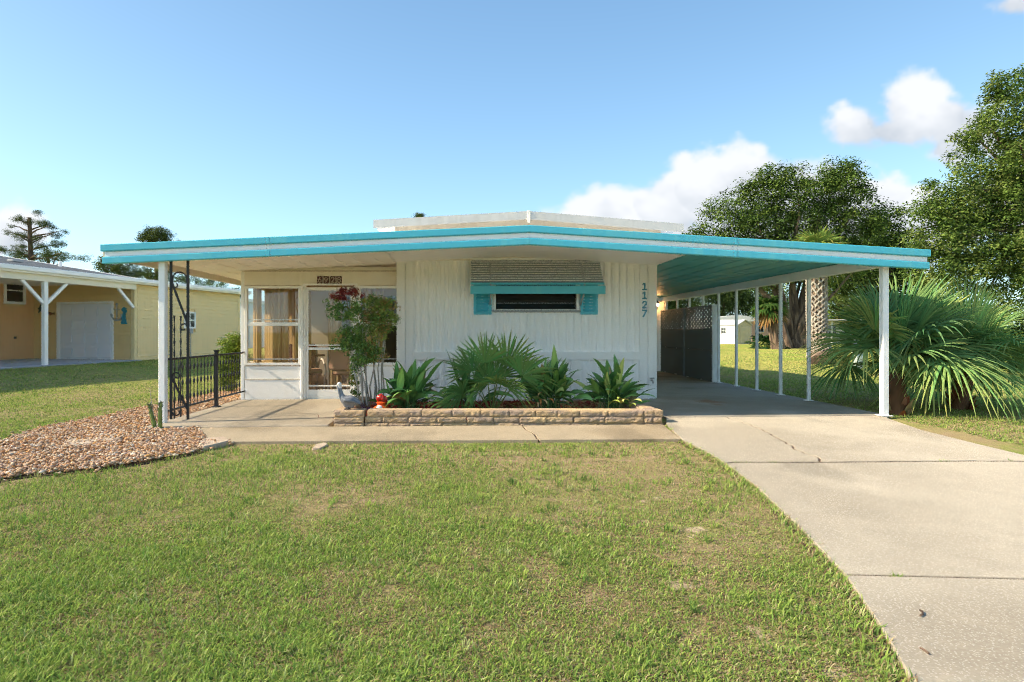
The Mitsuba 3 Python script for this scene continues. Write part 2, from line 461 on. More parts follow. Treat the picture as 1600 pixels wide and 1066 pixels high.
NO_GRASS = unary_union([DRIVE, WALK.buffer(0.02), PORCH, CARPORT, GRAVEL.buffer(-0.04), Polygon([(-4.12, 10.3), (-4.12, 18), (5.65, 18), (5.65, 10.3)]), Polygon([(-1.85, 7.3), (2.7, 7.3), (2.7, 10.4), (-1.85, 10.4)])])


def scatter(poly, n, r):
    x0, y0, x1, y1 = poly.bounds
    out = []
    while sum(map(len, out)) < n:
        p = r.uniform((x0, y0), (x1, y1), (4 * n, 2))
        out.append(p[contains_xy(poly, p[:, 0], p[:, 1])])
    return np.vstack(out)[:n]


def pebbles(pts, size, zbase, r, sub):
    ico = trimesh.creation.icosphere(subdivisions=sub)
    v0, f0 = np.array(ico.vertices), np.array(ico.faces)
    n = len(pts)
    s = size[:, None] * np.stack([r.uniform(0.8, 1.25, n), r.uniform(0.65, 1.0, n), r.uniform(0.42, 0.7, n)], 1)
    lump = 1 + 0.13 * (meshkit.noise(v0[None] * 1.7 + r.uniform(0, 50, (n, 1, 3)), 3) - 0.5)[..., None] * 2
    v = v0[None] * lump * s[:, None, :]
    ang, tilt = r.uniform(0, 6.28, n), r.normal(0, 0.3, n)
    ca, sa, ct, st = np.cos(ang)[:, None], np.sin(ang)[:, None], np.cos(tilt)[:, None], np.sin(tilt)[:, None]
    y, z = v[..., 1] * ct - v[..., 2] * st, v[..., 1] * st + v[..., 2] * ct
    x, y = v[..., 0] * ca - y * sa, v[..., 0] * sa + y * ca
    V = np.stack([x + pts[:, :1], y + pts[:, 1:2], z + zbase[:, None] + s[:, 2:3] * 0.6], -1).reshape(-1, 3)
    F = (f0[None] + (np.arange(n) * len(v0))[:, None, None]).reshape(-1, 3)
    pal = np.array([(0.50, 0.33, 0.20), (0.44, 0.25, 0.13), (0.60, 0.47, 0.34), (0.58, 0.53, 0.47), (0.50, 0.36, 0.28), (0.36, 0.23, 0.15), (0.66, 0.56, 0.42), (0.48, 0.27, 0.10)])
    col = pal[r.choice(8, n, p=[.22, .13, .17, .07, .15, .11, .1, .05])] * r.uniform(0.75, 1.3, (n, 1)) * np.array([.95, .91, .85])
    return V, F, np.repeat(col, len(v0), 0)


r = np.random.default_rng(4)
P = scatter(GRAVEL, 40000, r)
P = np.vstack([P[P[:, 1] < 13], scatter(GRAVEL.buffer(.16).difference(GRAVEL).difference(unary_union([WALK, PORCH])), 420, r)])
P = P[P[:, 1] < 13]
keep = r.random(len(P)) < np.clip(1.25 - (P[:, 1] - 5.0) / 14, 0.45, 1)
P = P[keep]
sz = r.gamma(8, 0.00165, len(P)).clip(0.007, 0.0225)
layer = r.random(len(P)) ** 2 * 0.035
zz = ground_z(P[:, 0], P[:, 1]) + 0.008 + layer + 0.03 * meshkit.fbm(np.column_stack([P * 1.5, P[:, 0] * 0]), 3, 4)
near_ = P[:, 1] < 5.6
Q = [pebbles(P[s_], sz[s_], zz[s_], r, d_) for s_, d_ in ((near_ & (sz > .018), 1), (~(near_ & (sz > .018)), 0))]
V, F, C = np.vstack([Q[0][0], Q[1][0]]), np.vstack([Q[0][1], Q[1][1] + len(Q[0][0])]), np.vstack([Q[0][2], Q[1][2]])
alone('gravel', (V, F), 'vertex_matte', 'tan and cream river gravel heaped beside the porch', 'gravel', smooth=True, color=C, kind='stuff')


# ------------------------------------------------------------------ grass
def blades(x, y, L, W, az, lean, col, r, curl=0.6, tip=0.75):
    """Bent blades as two-piece strips: 5 vertices, 3 triangles each."""
    n = len(x)
    z = ground_z(x, y)
    d = np.stack([np.cos(az), np.sin(az), 0 * az], 1)
    s = np.stack([-np.sin(az + 0.5 * r.normal(0, 1, n)), np.cos(az), 0 * az], 1)
    p0 = np.stack([x, y, z - 0.002], 1)
    h1 = np.sin(np.pi / 2 - lean)
    p1 = p0 + (d * np.cos(np.pi / 2 - lean)[:, None] + np.array([0, 0, 1.0]) * h1[:, None]) * (L * 0.55)[:, None]
    l2 = np.minimum(lean + curl * r.uniform(0.4, 1.5, n), 1.9)
    p2 = p1 + (d * np.sin(l2)[:, None] + np.array([0, 0, 1.0]) * np.cos(l2)[:, None]) * (L * 0.45)[:, None]
    w = W[:, None] / 2
    V = np.stack([p0 - s * w * 0.8, p0 + s * w * 0.8, p1 - s * w, p1 + s * w, p2], 1).reshape(-1, 3)
    k = (np.arange(n) * 5)[:, None, None]
    F = (np.array([[0, 1, 3], [0, 3, 2], [2, 3, 4]])[None] + k).reshape(-1, 3)
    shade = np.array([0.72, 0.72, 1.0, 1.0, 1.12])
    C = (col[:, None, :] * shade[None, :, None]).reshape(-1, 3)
    return V, F, C


GREEN = np.array([(0.29, 0.41, 0.085), (0.37, 0.46, 0.11), (0.215, 0.355, 0.075), (0.46, 0.51, 0.21), (0.14, 0.24, 0.06)])
DRY = np.array([(0.43, 0.34, 0.19), (0.34, 0.24, 0.135), (0.50, 0.42, 0.26), (0.25, 0.165, 0.10)])


def spikes(x, y, L, W, az, lean, col, r):
    """Blades far enough away to be one triangle each."""
    n = len(x); z = ground_z(x, y)
    d = np.stack([np.cos(az) * np.sin(lean), np.sin(az) * np.sin(lean), np.cos(lean)], 1) * L[:, None]
    s = np.stack([np.sin(az), -np.cos(az), 0 * az], 1) * W[:, None] * .6
    p = np.stack([x, y, z - .002], 1)
    V = np.stack([p - s, p + s, p + d], 1).reshape(-1, 3)
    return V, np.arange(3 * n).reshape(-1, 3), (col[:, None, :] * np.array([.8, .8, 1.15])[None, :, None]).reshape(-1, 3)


def lawn_patch(n_px, region, r, k_len=1.0, dry=1.0, bright=1.0, ymin=1.2):
    """Blades spread evenly over the picture (so density falls with distance), inside region(x, y)."""
    u = r.uniform(-0.98, 1.08, n_px)
    iy = r.uniform(*region['iy'], n_px)                 # 1 / depth
    Y = 1 / iy
    X = u * Y
    ok = region['in'](X, Y)
    X, Y = X[ok], Y[ok]
    X = X + r.normal(0, 0.02, len(X)); Y = Y + r.normal(0, 0.02, len(Y)) * Y
    ok = ~contains_xy(NO_GRASS, X, Y)
    X, Y = X[ok], Y[ok]
    big = meshkit.fbm(np.column_stack([X * 0.75, Y * 0.75, 0 * X]), 4, 2)
    mid = meshkit.fbm(np.column_stack([X * 3.1, Y * 3.1, 0 * X]), 3, 7)
    fine = meshkit.fbm(np.column_stack([X * 12, Y * 12, 0 * X]), 2, 9)
    thin_ = sstep(0.52, 0.70, mid * 0.6 + big * 0.4) * 0.15 + sstep(0.52, 0.74, fine) * 0.5
    for sx, sy, sr in SPOTS:
        thin_ = np.maximum(thin_, 0.8 * sstep(sr * 1.5, sr * 0.5, np.hypot((X - sx) * 0.8, Y - sy) + (fine - 0.5) * 0.32))
    ok = r.random(len(X)) > thin_
    X, Y, big, mid, fine = X[ok], Y[ok], big[ok], mid[ok], fine[ok]
    n = len(X)
    pix = Y / 585.0
    isdry = r.random(n) < np.clip(dry * (0.24 + 0.44 * sstep(0.38, 0.62, big * 0.45 + mid * 0.35 + fine * 0.2)), 0, 0.85)
    W = np.maximum(r.uniform(0.0028, 0.0052, n), 0.7 * pix)
    L = r.gamma(6, 0.0062, n).clip(0.014, 0.09) * k_len * np.clip(0.75 + 0.6 * (0.5 - mid) + 0.9 * (0.5 - big), 0.5, 1.25)
    L = np.where(isdry, L * 0.85, L) * np.where(Y > 9, 1.15, 1)
    lean = np.where(isdry, r.uniform(0.7, 1.5, n), np.abs(r.normal(0.75, 0.35, n)).clip(0, 1.4))
    col = np.where(isdry[:, None], DRY[r.choice(4, n, p=[.42, .22, .22, .14])], GREEN[r.choice(5, n, p=[.32, .25, .2, .13, .1])])
    col = col * r.uniform(0.75, 1.2, (n, 1)) * bright
    az = r.uniform(0, 6.283, n)
    nr, fr_ = Y < 3.7, Y >= 3.7
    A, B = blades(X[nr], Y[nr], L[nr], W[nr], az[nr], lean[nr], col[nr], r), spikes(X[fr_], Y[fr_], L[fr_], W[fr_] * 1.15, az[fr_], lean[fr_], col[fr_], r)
    return np.vstack([A[0], B[0]]), np.vstack([A[1], B[1] + len(A[0])]), np.vstack([A[2], B[2]])


r = np.random.default_rng(21)
front = lawn_patch(740000, {'iy': (1 / 7.2, 1 / 1.65), 'in': lambda x, y: (y < 7.3) & (x < 2.5) & (x > -7.5)}, r)
# taller mixed tufts through the turf, and blades creeping over the driveway edge
cx = scatter(Polygon([(-3.6, 1.9), (1.4, 1.9), (2.2, 5.0), (2.1, 6.1), (-6.5, 6.1)]), 260, r)
tx, ty = np.repeat(cx[:, 0], 14) + r.normal(0, .018, 260 * 14), np.repeat(cx[:, 1], 14) + r.normal(0, .018, 260 * 14)
tone = np.repeat(r.choice(5, 260), 14)
ex = np.array([el.interpolate(q).coords[0] for q in r.uniform(1.4, el.length, 3600)])
ex[:, 0] -= np.abs(r.normal(.035, .03, 3600)); ex[:, 1] += r.normal(0, .02, 3600)
m_ = len(tx) + 3600
ax_, ay_ = np.concatenate([tx, ex[:, 0]]), np.concatenate([ty, ex[:, 1]])
ok = ~contains_xy(NO_GRASS, ax_, ay_)
xl, xz, xle = np.concatenate([r.uniform(.04, .085, len(tx)), r.uniform(.03, .075, 3600)]), np.concatenate([r.uniform(0, 6.283, len(tx)), r.normal(.2, .8, 3600)]), np.concatenate([np.abs(r.normal(.5, .3, len(tx))), np.abs(r.normal(.9, .35, 3600)).clip(0, 1.5)])
xc = np.concatenate([GREEN[tone] * r.uniform(.85, 1.15, (len(tx), 1)), np.where(r.random((3600, 1)) < .3, DRY[r.choice(4, 3600)], GREEN[r.choice(5, 3600)])])
ext = blades(ax_[ok], ay_[ok], xl[ok], np.maximum(.005, .7 * ay_ / 585)[ok], xz[ok], xle[ok], xc[ok], r)
front = (np.vstack([front[0], ext[0]]), np.vstack([front[1], ext[1] + len(front[0])]), np.vstack([front[2], ext[2]]))
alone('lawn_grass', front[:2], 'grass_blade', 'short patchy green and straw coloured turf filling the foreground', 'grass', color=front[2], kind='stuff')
left = lawn_patch(380000, {'iy': (1 / 27.0, 1 / 5.8), 'in': lambda x, y: (x < -4.1) & (x > -0.95 * y)}, r, 1.0, 0.55, 0.95)
alone('side_lawn_grass', left[:2], 'grass_blade', 'mown green grass between the gravel bed and the yellow house', 'grass', color=left[2], kind='stuff')
right = lawn_patch(500000, {'iy': (1 / 60.0, 1 / 4.6), 'in': lambda x, y: (x > 5.62) | (y > 18)}, r, 1.0, 0.7, 1.0)
alone('back_lawn_grass', right[:2], 'grass_blade', 'sunny mown grass behind and beside the carport', 'grass', color=right[2], kind='stuff')
# tufts in the driveway joint, at the walkway edge
for (x, y, n, s, lab) in ((1.95, 5.25, 26, 0.05, 'first grass tuft from the left in the cracked driveway joint'), (2.42, 5.25, 40, 0.07, 'second grass tuft from the left in the cracked driveway joint'),
                          (2.72, 5.25, 26, 0.05, 'third grass tuft from the left in the cracked driveway joint'), (4.25, 5.27, 40, 0.06, 'fourth grass tuft from the left in the cracked driveway joint'),
                          (4.85, 5.28, 34, 0.05, 'fifth grass tuft from the left in the cracked driveway joint'), (5.4, 5.27, 34, 0.06, 'rightmost grass tuft in the cracked driveway joint'),
                          (2.03, 2.80, 46, 0.03, 'grass tuft in the straight driveway joint nearest the camera'), (-2.78, 7.26, 60, 0.08, 'left weed tuft along the front edge of the porch floor'),
                          (-2.45, 7.27, 40, 0.06, 'right weed tuft along the front edge of the porch floor')):
    X, Y = x + np.clip(r.normal(0, s * .6, n), -s, s), y + r.normal(0, 0.010, n)
    V, F, C = blades(X, Y, r.uniform(0.01, 0.03, n) + 0.02, r.uniform(0.004, 0.007, n), r.uniform(0, 6.28, n), r.uniform(0.2, 1.3, n), GREEN[r.choice(5, n)] * 0.8, r)
    V[:, 2] += 0.012
    alone('weed_tuft', (V, F), 'grass_blade', lab, 'weed', 'weeds in the concrete joints', color=C)
# ================================================================== the mobile home
HOME = thing('mobile_home', 'white mobile home with teal striped roof edge between porch and carport', 'house')
YF, YW, YL = 7.60, 10.20, 10.42            # roof edge, front wall, enclosed porch wall
RX, RZ = (-4.78, 0.76, 5.93), (2.33, 2.58, 2.262)


def roof_top(x):
    return np.interp(x, RX, RZ)


def H(name, m, mt, **k):
    return part(HOME, name, m, mt, **k)


# --- porch roof and carport roof, one sheet metal deck in three pieces
def deck(xs, y0, y1, t=0.05, drop=0.0):
    top = [(x, roof_top(x) - drop) for x in xs]
    return MB().prism_y([(x, z - t) for x, z in top] + top[::-1], y0, y1)


pr = H('porch_roof', deck((-4.76, -1.30), YF + 0.03, 17.2), 'white_paint')
H('front_roof', deck((-1.297, 0.76, 3.227), YF + 0.03, YW - 0.03), 'white_paint')
cr = H('carport_roof', deck((3.23, 5.90), YF + 0.03, 17.4), 'white_paint')
xs = np.linspace(-4.70, -1.30, 12)
for a_, b_ in zip(xs[:-1], xs[1:]):
    m = MB(); g = 0.006
    za, zb = roof_top(a_) - 0.055, roof_top(b_) - 0.055
    for q0, q1, dz in ((a_ + g, a_ + 0.05, 0.022), (a_ + 0.05, b_ - g, 0.012)):
        m.prism_y([(q0, roof_top(q0) - 0.053 - dz), (q1, roof_top(q1) - 0.053 - dz), (q1, roof_top(q1) - 0.0515), (q0, roof_top(q0) - 0.0515)], YF + 0.06, 16.9)
    part(pr, 'ceiling_panel', m, 'porch_ceiling')
xs = np.linspace(3.25, 5.86, 10)
for a_, b_ in zip(xs[:-1], xs[1:]):
    m = MB(); g = 0.004
    for q0, q1, dz in ((a_ + g, a_ + 0.03, 0.018), (a_ + 0.03, b_ - g, 0.012)):
        m.prism_y([(q0, roof_top(q0) - 0.053 - dz), (q1, roof_top(q1) - 0.053 - dz), (q1, roof_top(q1) - 0.0515), (q0, roof_top(q0) - 0.0515)], YF + 0.06, 17.1)
    part(cr, 'ceiling_panel', m, 'teal_ceiling' if a_ < 5.3 else 'porch_ceiling')
m = MB()
zc = lambda x: roof_top(x) - 0.052
m.prism_y([(-1.28, zc(-1.28) - .012), (0.76, zc(.76) - .012), (3.2, zc(3.2) - .012), (3.2, zc(3.2)), (0.76, zc(.76)), (-1.28, zc(-1.28))], YF + 0.06, YW - 0.05)
H('front_ceiling', m, 'white_paint')
# --- the striped front edge: teal, white, teal
for name, z0, z1, y0, y1, mt, ex, lab in (('roof_edge_strip', -0.085, 0.004, YF - 0.05, YF + 0.028, 'teal_paint', 0, 'upper teal strip of the roof edge'),
                                          ('roof_edge_strip', -0.158, -0.086, YF - 0.015, YF + 0.027, 'white_paint', 0.035, 'white middle strip of the roof edge'),
                                          ('roof_edge_strip', -0.245, -0.159, YF - 0.04, YF + 0.028, 'teal_paint', 0.015, 'lower teal strip of the roof edge')):
    for side, (xa, xb) in (('left', (RX[0] + ex, RX[1] - 0.001)), ('right', (RX[1] + 0.001, RX[2] - ex * .6))):
        za, zb = roof_top(xa), roof_top(xb)
        m = MB()
        c = 0.008
        prof = [(y0 + c, z0), (y1, z0), (y1, z1), (y0 + c, z1), (y0, z1 - c), (y0, z0 + c)]
        v = [(xa, y, za + z) for y, z in prof] + [(xb, y, zb + z) for y, z in prof]
        k = np.arange(6)
        f = [[i, (i + 1) % 6, (i + 1) % 6 + 6] for i in k] + [[i, (i + 1) % 6 + 6, i + 6] for i in k] + [[0, 2, 1], [0, 3, 2], [0, 4, 3], [0, 5, 4], [6, 7, 8], [6, 8, 9], [6, 9, 10], [6, 10, 11]]
        m.add(v, np.array(f)[:, ::-1])
        q = H(name, m, mt, label=f'{lab}, {side} of the ridge')
        for xj in ((-2.62,) if side == 'left' else (3.42,)):
            zj = roof_top(xj)
            part(q, 'joint_cover', MB().box(xj - .014, xj + .014, y0 - .003, y0 + .006, zj + z0 + .004, zj + z1 - .004, .001), mt)
            for zz in (.25, .75):
                for dx_ in (-.03, .03):
                    part(q, 'screw', MB().box(xj + dx_ - .004, xj + dx_ + .004, y0 - .003, y0 + .004, zj + z0 + (z1 - z0) * zz - .004, zj + z0 + (z1 - z0) * zz + .004, .001), 'grey_metal')
# side edges of the roof
m = MB(); m.box(-4.80, -4.762, YF + 0.03, 17.2, 2.33 - 0.16, 2.335, 0.006); H('roof_side_edge', m, 'tan_paint')
m = MB(); m.box(5.902, 5.945, YF + 0.03, 17.4, 2.262 - 0.13, 2.266, 0.006); H('roof_side_edge', m, 'white_paint')
# beams and posts
bz = float(roof_top(5.5)) - 0.075
m = MB(); m.box(5.465, 5.535, YF + 0.08, 17.3, 2.075, bz, 0.006); H('carport_beam', m, 'white_paint')
SP = 0.868
for k in (0, 2, 3, 4, 5, 6, 7, 8, 9, 10):
    y = 7.80 + SP * k
    w = 0.041 if k == 0 else 0.024
    m = MB(); m.box(5.5 - w, 5.5 + w, y - w, y + w, float(ground_z(5.5, y)) + 0.035, 2.074, 0.006)
    q = H('carport_post', m, 'white_paint')
    b = MB(); b.box(5.5 - w - .035, 5.5 + w + .035, y - w - .03, y + w + .03, float(ground_z(5.5, y)) + 0.036, float(ground_z(5.5, y)) + 0.048, .003)
    part(q, 'base_plate', b, 'white_paint')
m = MB(); m.box(-4.098, -4.012, 7.668, 7.754, -0.035, float(roof_top(-4.05)) - 0.078, 0.008); H('porch_post', m, 'white_paint')

# --- front wall
X0, X1 = -1.29, 3.222
XC0, XC1 = -0.992, 2.928
pitch = 0.139


def corrugated(x0, x1, z0, z1, y, amp=0.026):
    n = int(round((x1 - x0) / pitch))
    t = []
    for i in range(n):
        for u, d in ((0, 0), (0.30, 0), (0.40, 1), (0.80, 1), (0.90, 0.0)):
            t.append((x0 + (i + u) * (x1 - x0) / n, y - amp * d))
    t.append((x1, y))
    t = np.array(t)
    k = len(t)
    v = np.vstack([np.column_stack([t, np.full(k, z)]) for z in (z0, z1)])
    i = np.arange(k - 1)
    return MB().add(v, np.stack([i, i + 1, i + 1 + k, i + k], 1))


m = MB()   # the body behind the cladding, with a hole for the window
for q in ((X0, 0.385, -0.05, 3.0), (1.875, X1, -0.05, 3.0), (0.385, 1.875, -0.05, 1.555), (0.385, 1.875, 2.36, 3.0)):
    m.box(q[0], q[1], YW + 0.004, YW + 0.06, q[2], q[3])
m.box(X0, X0 + 0.06, YW + 0.062, 24.0, -0.05, 3.0); m.box(X1 - 0.06, X1, YW + 0.062, 17.6, -0.05, 3.0); m.box(X0 + 0.062, X1 - 0.062, 23.9, 24.0, -0.05, 3.0)
wall = H('wall', m, 'white_paint')
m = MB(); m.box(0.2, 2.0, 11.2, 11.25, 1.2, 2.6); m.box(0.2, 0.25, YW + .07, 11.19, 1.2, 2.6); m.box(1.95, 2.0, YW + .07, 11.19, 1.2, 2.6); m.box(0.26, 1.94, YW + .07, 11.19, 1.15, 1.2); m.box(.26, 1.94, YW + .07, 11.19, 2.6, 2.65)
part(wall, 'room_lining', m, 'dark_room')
# cladding above the belt, cut around the window, and below it
for x0, x1, z0, z1 in ((XC0, 0.385, 0.86, 2.52), (1.875, XC1, 0.86, 2.52), (0.385, 1.875, 0.86, 1.545), (0.385, 1.875, 2.37, 2.52)):
    part(wall, 'cladding_sheet', corrugated(x0, x1, z0, z1, YW), 'corrugated_white')
part(wall, 'skirting_sheet', corrugated(XC0, 1.735, 0.06, 0.72, YW + 0.002, 0.018), 'corrugated_white')
part(wall, 'skirting_sheet', corrugated(1.885, XC1 - .02, 0.06, 0.72, YW + 0.002, 0.012), 'corrugated_white')
bd = lambda *q, c=0.005: MB().box(*q, c)
part(wall, 'belt_board', bd(XC0 + .002, XC1 - .002, YW - 0.075, YW + .002, 0.722, 0.865), 'white_paint')
part(wall, 'skirting_post', bd(1.737, 1.883, YW - 0.068, YW + .001, 0.05, 0.719), 'white_paint')
part(wall, 'base_board', bd(XC0 + .002, 1.734, YW - 0.03, YW + .001, -0.04, 0.058), 'white_paint')
part(wall, 'base_board', bd(1.886, XC1 - .002, YW - 0.03, YW + .001, -0.04, 0.058), 'white_paint')
part(wall, 'top_board', bd(XC0 - .0, XC1 + .0, YW - 0.035, YW - .001, 2.45, 2.53), 'cream_paint')
part(wall, 'corner_board', bd(X0, -1.145, YW - 0.055, YW - .0, -0.03, 2.44), 'white_paint')
part(wall, 'corner_board', bd(-1.142, XC0 - .002, YW - 0.032, YW - .0, -0.03, 2.46), 'white_paint')
part(wall, 'corner_board', bd(XC1 + .002, 3.07, YW - 0.032, YW - .0, -0.03, 2.46), 'white_paint')
part(wall, 'corner_board', bd(3.073, X1, YW - 0.055, YW - .0, 0.0, 2.42), 'white_paint')
m = MB(); m.box(-0.86, -0.74, YW - 0.024, YW - 0.018, 1.33, 1.34); m.box(-0.752, -0.742, YW - 0.024, YW - 0.018, 1.342, 1.60)
part(wall, 'seam_strip', m, 'white_paint')
# house number
for d, zt in zip('1127', (442.5, 456.5, 471, 484.5)):
    t = meshkit.text_mesh(d, 0.122, 0.008, True)
    t.apply_translation([-t.bounds[:, 0].mean(), -t.bounds[0, 1], 0])
    v = np.array(t.vertices)
    z0 = CAM_H + (CY - zt) * YW / FPX - 0.125
    m = MB().add(np.column_stack([v[:, 0] + 3.012, YW - 0.034 - v[:, 2], v[:, 1] + z0]), np.array(t.faces))
    part(wall, 'house_number_digit', m, 'blue_number', label=f'blue digit {d} of the house number on the corner board')
m = MB(); m.tube([(3.12, YW - .056, 0.37), (3.12, YW - .13, 0.37), (3.12, YW - .16, 0.33)], 0.014, 8); m.tube([(3.08, YW - .11, 0.41), (3.16, YW - .11, 0.41)], .012, 6); m.tube([(3.12, YW - .11, 0.37), (3.12, YW - .11, 0.41)], .008, 6)
part(wall, 'garden_tap', m, 'grey_metal', smooth=40)
m = MB(); m.tube([(1.86, YW - .045, .17), (1.86, YW - .1, .15), (2.03, YW - .1, .15), (2.03, YW - .045, .17)], .008, 6)
part(wall, 'skirting_handle', m, 'dark_metal')
# window
w = H('window', MB().box(0.388, 1.872, YW - 0.05, YW + 0.03, 1.558, 1.60, .005).box(0.388, 1.872, YW - 0.05, YW + 0.03, 2.31, 2.355, .005).box(0.388, 0.432, YW - 0.05, YW + 0.03, 1.601, 2.309, .005).box(1.828, 1.872, YW - 0.05, YW + 0.03, 1.601, 2.309, .005), 'white_paint')
part(w, 'sill', bd(0.37, 1.89, YW - 0.075, YW - 0.051, 1.55, 1.585), 'grey_metal')
for k in range(7):
    z = 1.605 + k * 0.1
    t = bd(0.436, 1.824, YW - 0.025, YW - 0.012, z + 0.0, z + 0.009, c=.002)
    part(w, 'louvre_bar', t, 'grey_metal' if k == 1 else 'dark_metal')
    g = MB().add([(0.436, YW - 0.01, z + .01), (1.824, YW - 0.01, z + .01), (1.824, YW + 0.012, z + .099), (0.436, YW + 0.012, z + .099)], [[0, 1, 2, 3]])
    part(w, 'louvre_pane', g, 'glass_pane')
# shutters
for x0, x1 in ((0.045, 0.357), (1.90, 2.20)):
    fr = MB()
    fr.box(x0, x0 + .045, YW - .045, YW - .019, 1.51, 2.35, .004).box(x1 - .045, x1, YW - .045, YW - .019, 1.51, 2.35, .004)
    fr.box(x0 + .046, x1 - .046, YW - .045, YW - .019, 1.51, 1.56, .004).box(x0 + .046, x1 - .046, YW - .045, YW - .019, 2.30, 2.35, .004).box(x0 + .046, x1 - .046, YW - .026, YW - .0185, 1.561, 2.299)
    sh = H('shutter', fr, 'teal_paint')
    for k in range(14):
        z = 1.563 + k * 0.0525
        s_ = MB().add([(x0 + .047, YW - .052, z), (x1 - .047, YW - .052, z), (x1 - .047, YW - .028, z + .044), (x0 + .047, YW - .028, z + .044), (x0 + .047, YW - .028, z), (x1 - .047, YW - .028, z)],
                      [[0, 1, 2], [0, 2, 3], [0, 4, 5], [0, 5, 1]])
        part(sh, 'slat', s_, 'teal_paint')
# awning
mat('gap_shade', (.13, .16, .20), .6)  # dark grey-blue stands in for the shade between awning slats
aw = H('awning', MB().box(0.0, 2.23, YW - .06, YW - .018, 2.462, 2.492, .004), 'white_paint')
for k in range(11):
    t = (k + 0.0) / 11
    yo, zo = YW - 0.07 - 0.36 * t ** 1.15, 2.462 - 0.475 * t
    prof = np.array([(0.004, 0.004), (-0.006, 0.003), (-0.010, -0.014), (-0.009, -0.0315), (-0.001, -0.033), (-0.001, -0.030), (-0.0060, -0.0285), (-0.003, 0.0)])
    v = np.vstack([np.column_stack([np.full(8, x), yo + prof[:, 0], zo + prof[:, 1]]) for x in (-0.005 - .0006 * k, 2.225 + .0006 * k)])
    i = np.arange(8)
    f = np.vstack([np.stack([i, i + 8, (i + 1) % 8 + 8], 1), np.stack([i, (i + 1) % 8 + 8, (i + 1) % 8], 1), [[0, 1, 7], [1, 2, 7], [2, 6, 7], [2, 3, 6], [3, 4, 6], [4, 5, 6]], [[8, 15, 9], [9, 15, 10], [10, 15, 14], [10, 14, 11], [11, 14, 12], [12, 14, 13]]])
    if k: part(aw, 'gap_shade_strip', MB().box(-.004, 2.224, yo + .013, yo + .016, zo - .004, zo + .03), 'gap_shade')  # added strip behind each gap, its dark colour paints the shade there
    part(aw, 'slat', MB().add(v, f), 'plain_white' if k < 10 else 'teal_paint')
part(aw, 'valance', MB().box(-0.012, 2.238, YW - 0.462, YW - 0.45, 1.84, 1.978, .004).box(-0.012, 2.238, YW - .449, YW - .415, 1.968, 1.978), 'teal_paint', label='flat teal valance along the bottom of the awning')
for x in (0.33, 1.90):
    part(aw, 'bracket', MB().bar((x, YW - .02, 1.67), (x, YW - .43, 1.90), .022).bar((x, YW - .06, 2.45), (x, YW - .44, 1.95), .02), 'grey_metal')
    part(aw, 'slat_rib', MB().bar((x, YW - .055, 2.44), (x, YW - .40, 1.955), .02, .008), 'grey_metal')
# --- upper wall and main roof
m = MB(); m.prism_y([(-1.33, 2.55), (3.30, 2.55), (3.30, 3.02), (0.9, 3.2), (-1.33, 3.04)], YW - .012, YW + .003)
H('gable_wall', m, 'tan_paint')
mr = [(-1.65, 3.10), (0.98, 3.25), (3.60, 3.03)]
mz = lambda x: np.interp(x, [q[0] for q in mr], [q[1] for q in mr])
m = MB(); m.prism_y([(x, z - .05) for x, z in mr] + mr[::-1], 9.98, 24.3)
rf = H('main_roof', m, 'white_paint')
for (xa, xb) in ((-1.66, 0.978), (0.982, 3.61)):
    za, zb = mz(xa), mz(xb)
    v = [(x, y, z + dz) for x, z in ((xa, za), (xb, zb)) for y in (9.94, 9.978) for dz in (-0.125, 0.012)]
    part(rf, 'fascia', MB().add(v, BOXF), 'aged_white')
part(rf, 'ridge_cap', MB().box(0.955, 1.005, 9.925, 9.939, 3.06, 3.27, .003), 'cream_paint')
part(rf, 'eave_block', MB().box(-1.60, -1.36, 9.985, 10.3, 2.955, 3.03, .004), 'white_paint')
part(rf, 'eave_bracket', MB().bar((3.32, 10.0, 2.93), (3.42, 10.0, 2.99), .03).bar((3.42, 10.0, 2.95), (3.5, 10.0, 2.99), .02), 'white_paint')

# --- enclosed porch
XL0, XL1 = -4.03, -1.30


def lx(px): return (px - CX) * YL / FPX
def lz(py): return CAM_H + (CY - py) * YL / FPX


wx = [lx(p) for p in (387.2, 466.3, 482, 548, 563.7, 621)]
zt, zm0, zm1, zb = lz(451), lz(502.5), lz(510.8), lz(567)
m = MB()
m.box(XL0, XL1, YL, YL + .05, lz(446), 2.36)
m.box(XL0, wx[0] - .045, YL, YL + .05, -.03, lz(446) - .001); m.box(wx[1] + .045, lx(472), YL, YL + .05, -.03, lz(446) - .001)
m.box(lx(559), wx[4] - .02, YL, YL + .05, -.03, lz(446) - .001); m.box(wx[0] - .044, wx[1] + .044, YL, YL + .05, -.03, zb - .06); m.box(wx[4] - .019, XL1, YL, YL + .05, -.03, zb - .04)
pw = H('porch_wall', m, 'cream_paint')
part(pw, 'lower_panel', MB().box(XL0 + .015, lx(470), YL - .018, YL - .001, lz(626), lz(593.6), .004), 'corrugated_white')
part(pw, 'lower_panel', MB().box(XL0 + .015, lx(470), YL - .012, YL - .001, lz(592.4), lz(573), .004), 'corrugated_white')
part(pw, 'lower_panel', MB().box(lx(561), XL1 - .01, YL - .012, YL - .001, lz(626), lz(573), .004), 'corrugated_white')
part(pw, 'panel_strip', MB().box(XL0 + .01, lx(471), YL - .026, YL - .0185, lz(593.5), lz(592.2), .001), 'tan_paint')
part(pw, 'top_strip', MB().box(XL0 - .02, XL1, YL - .04, YL - .001, lz(425), lz(422.5), .003), 'tan_paint')
part(pw, 'downpipe', MB().box(lx(471), lx(474.5), YL - .05, YL - .002, -.02, lz(446), .006), 'white_paint')
part(pw, 'corner_post', MB().box(XL0 - .06, XL0 - .001, YL - .02, YL + .06, -.03, 2.3, .006), 'white_paint')


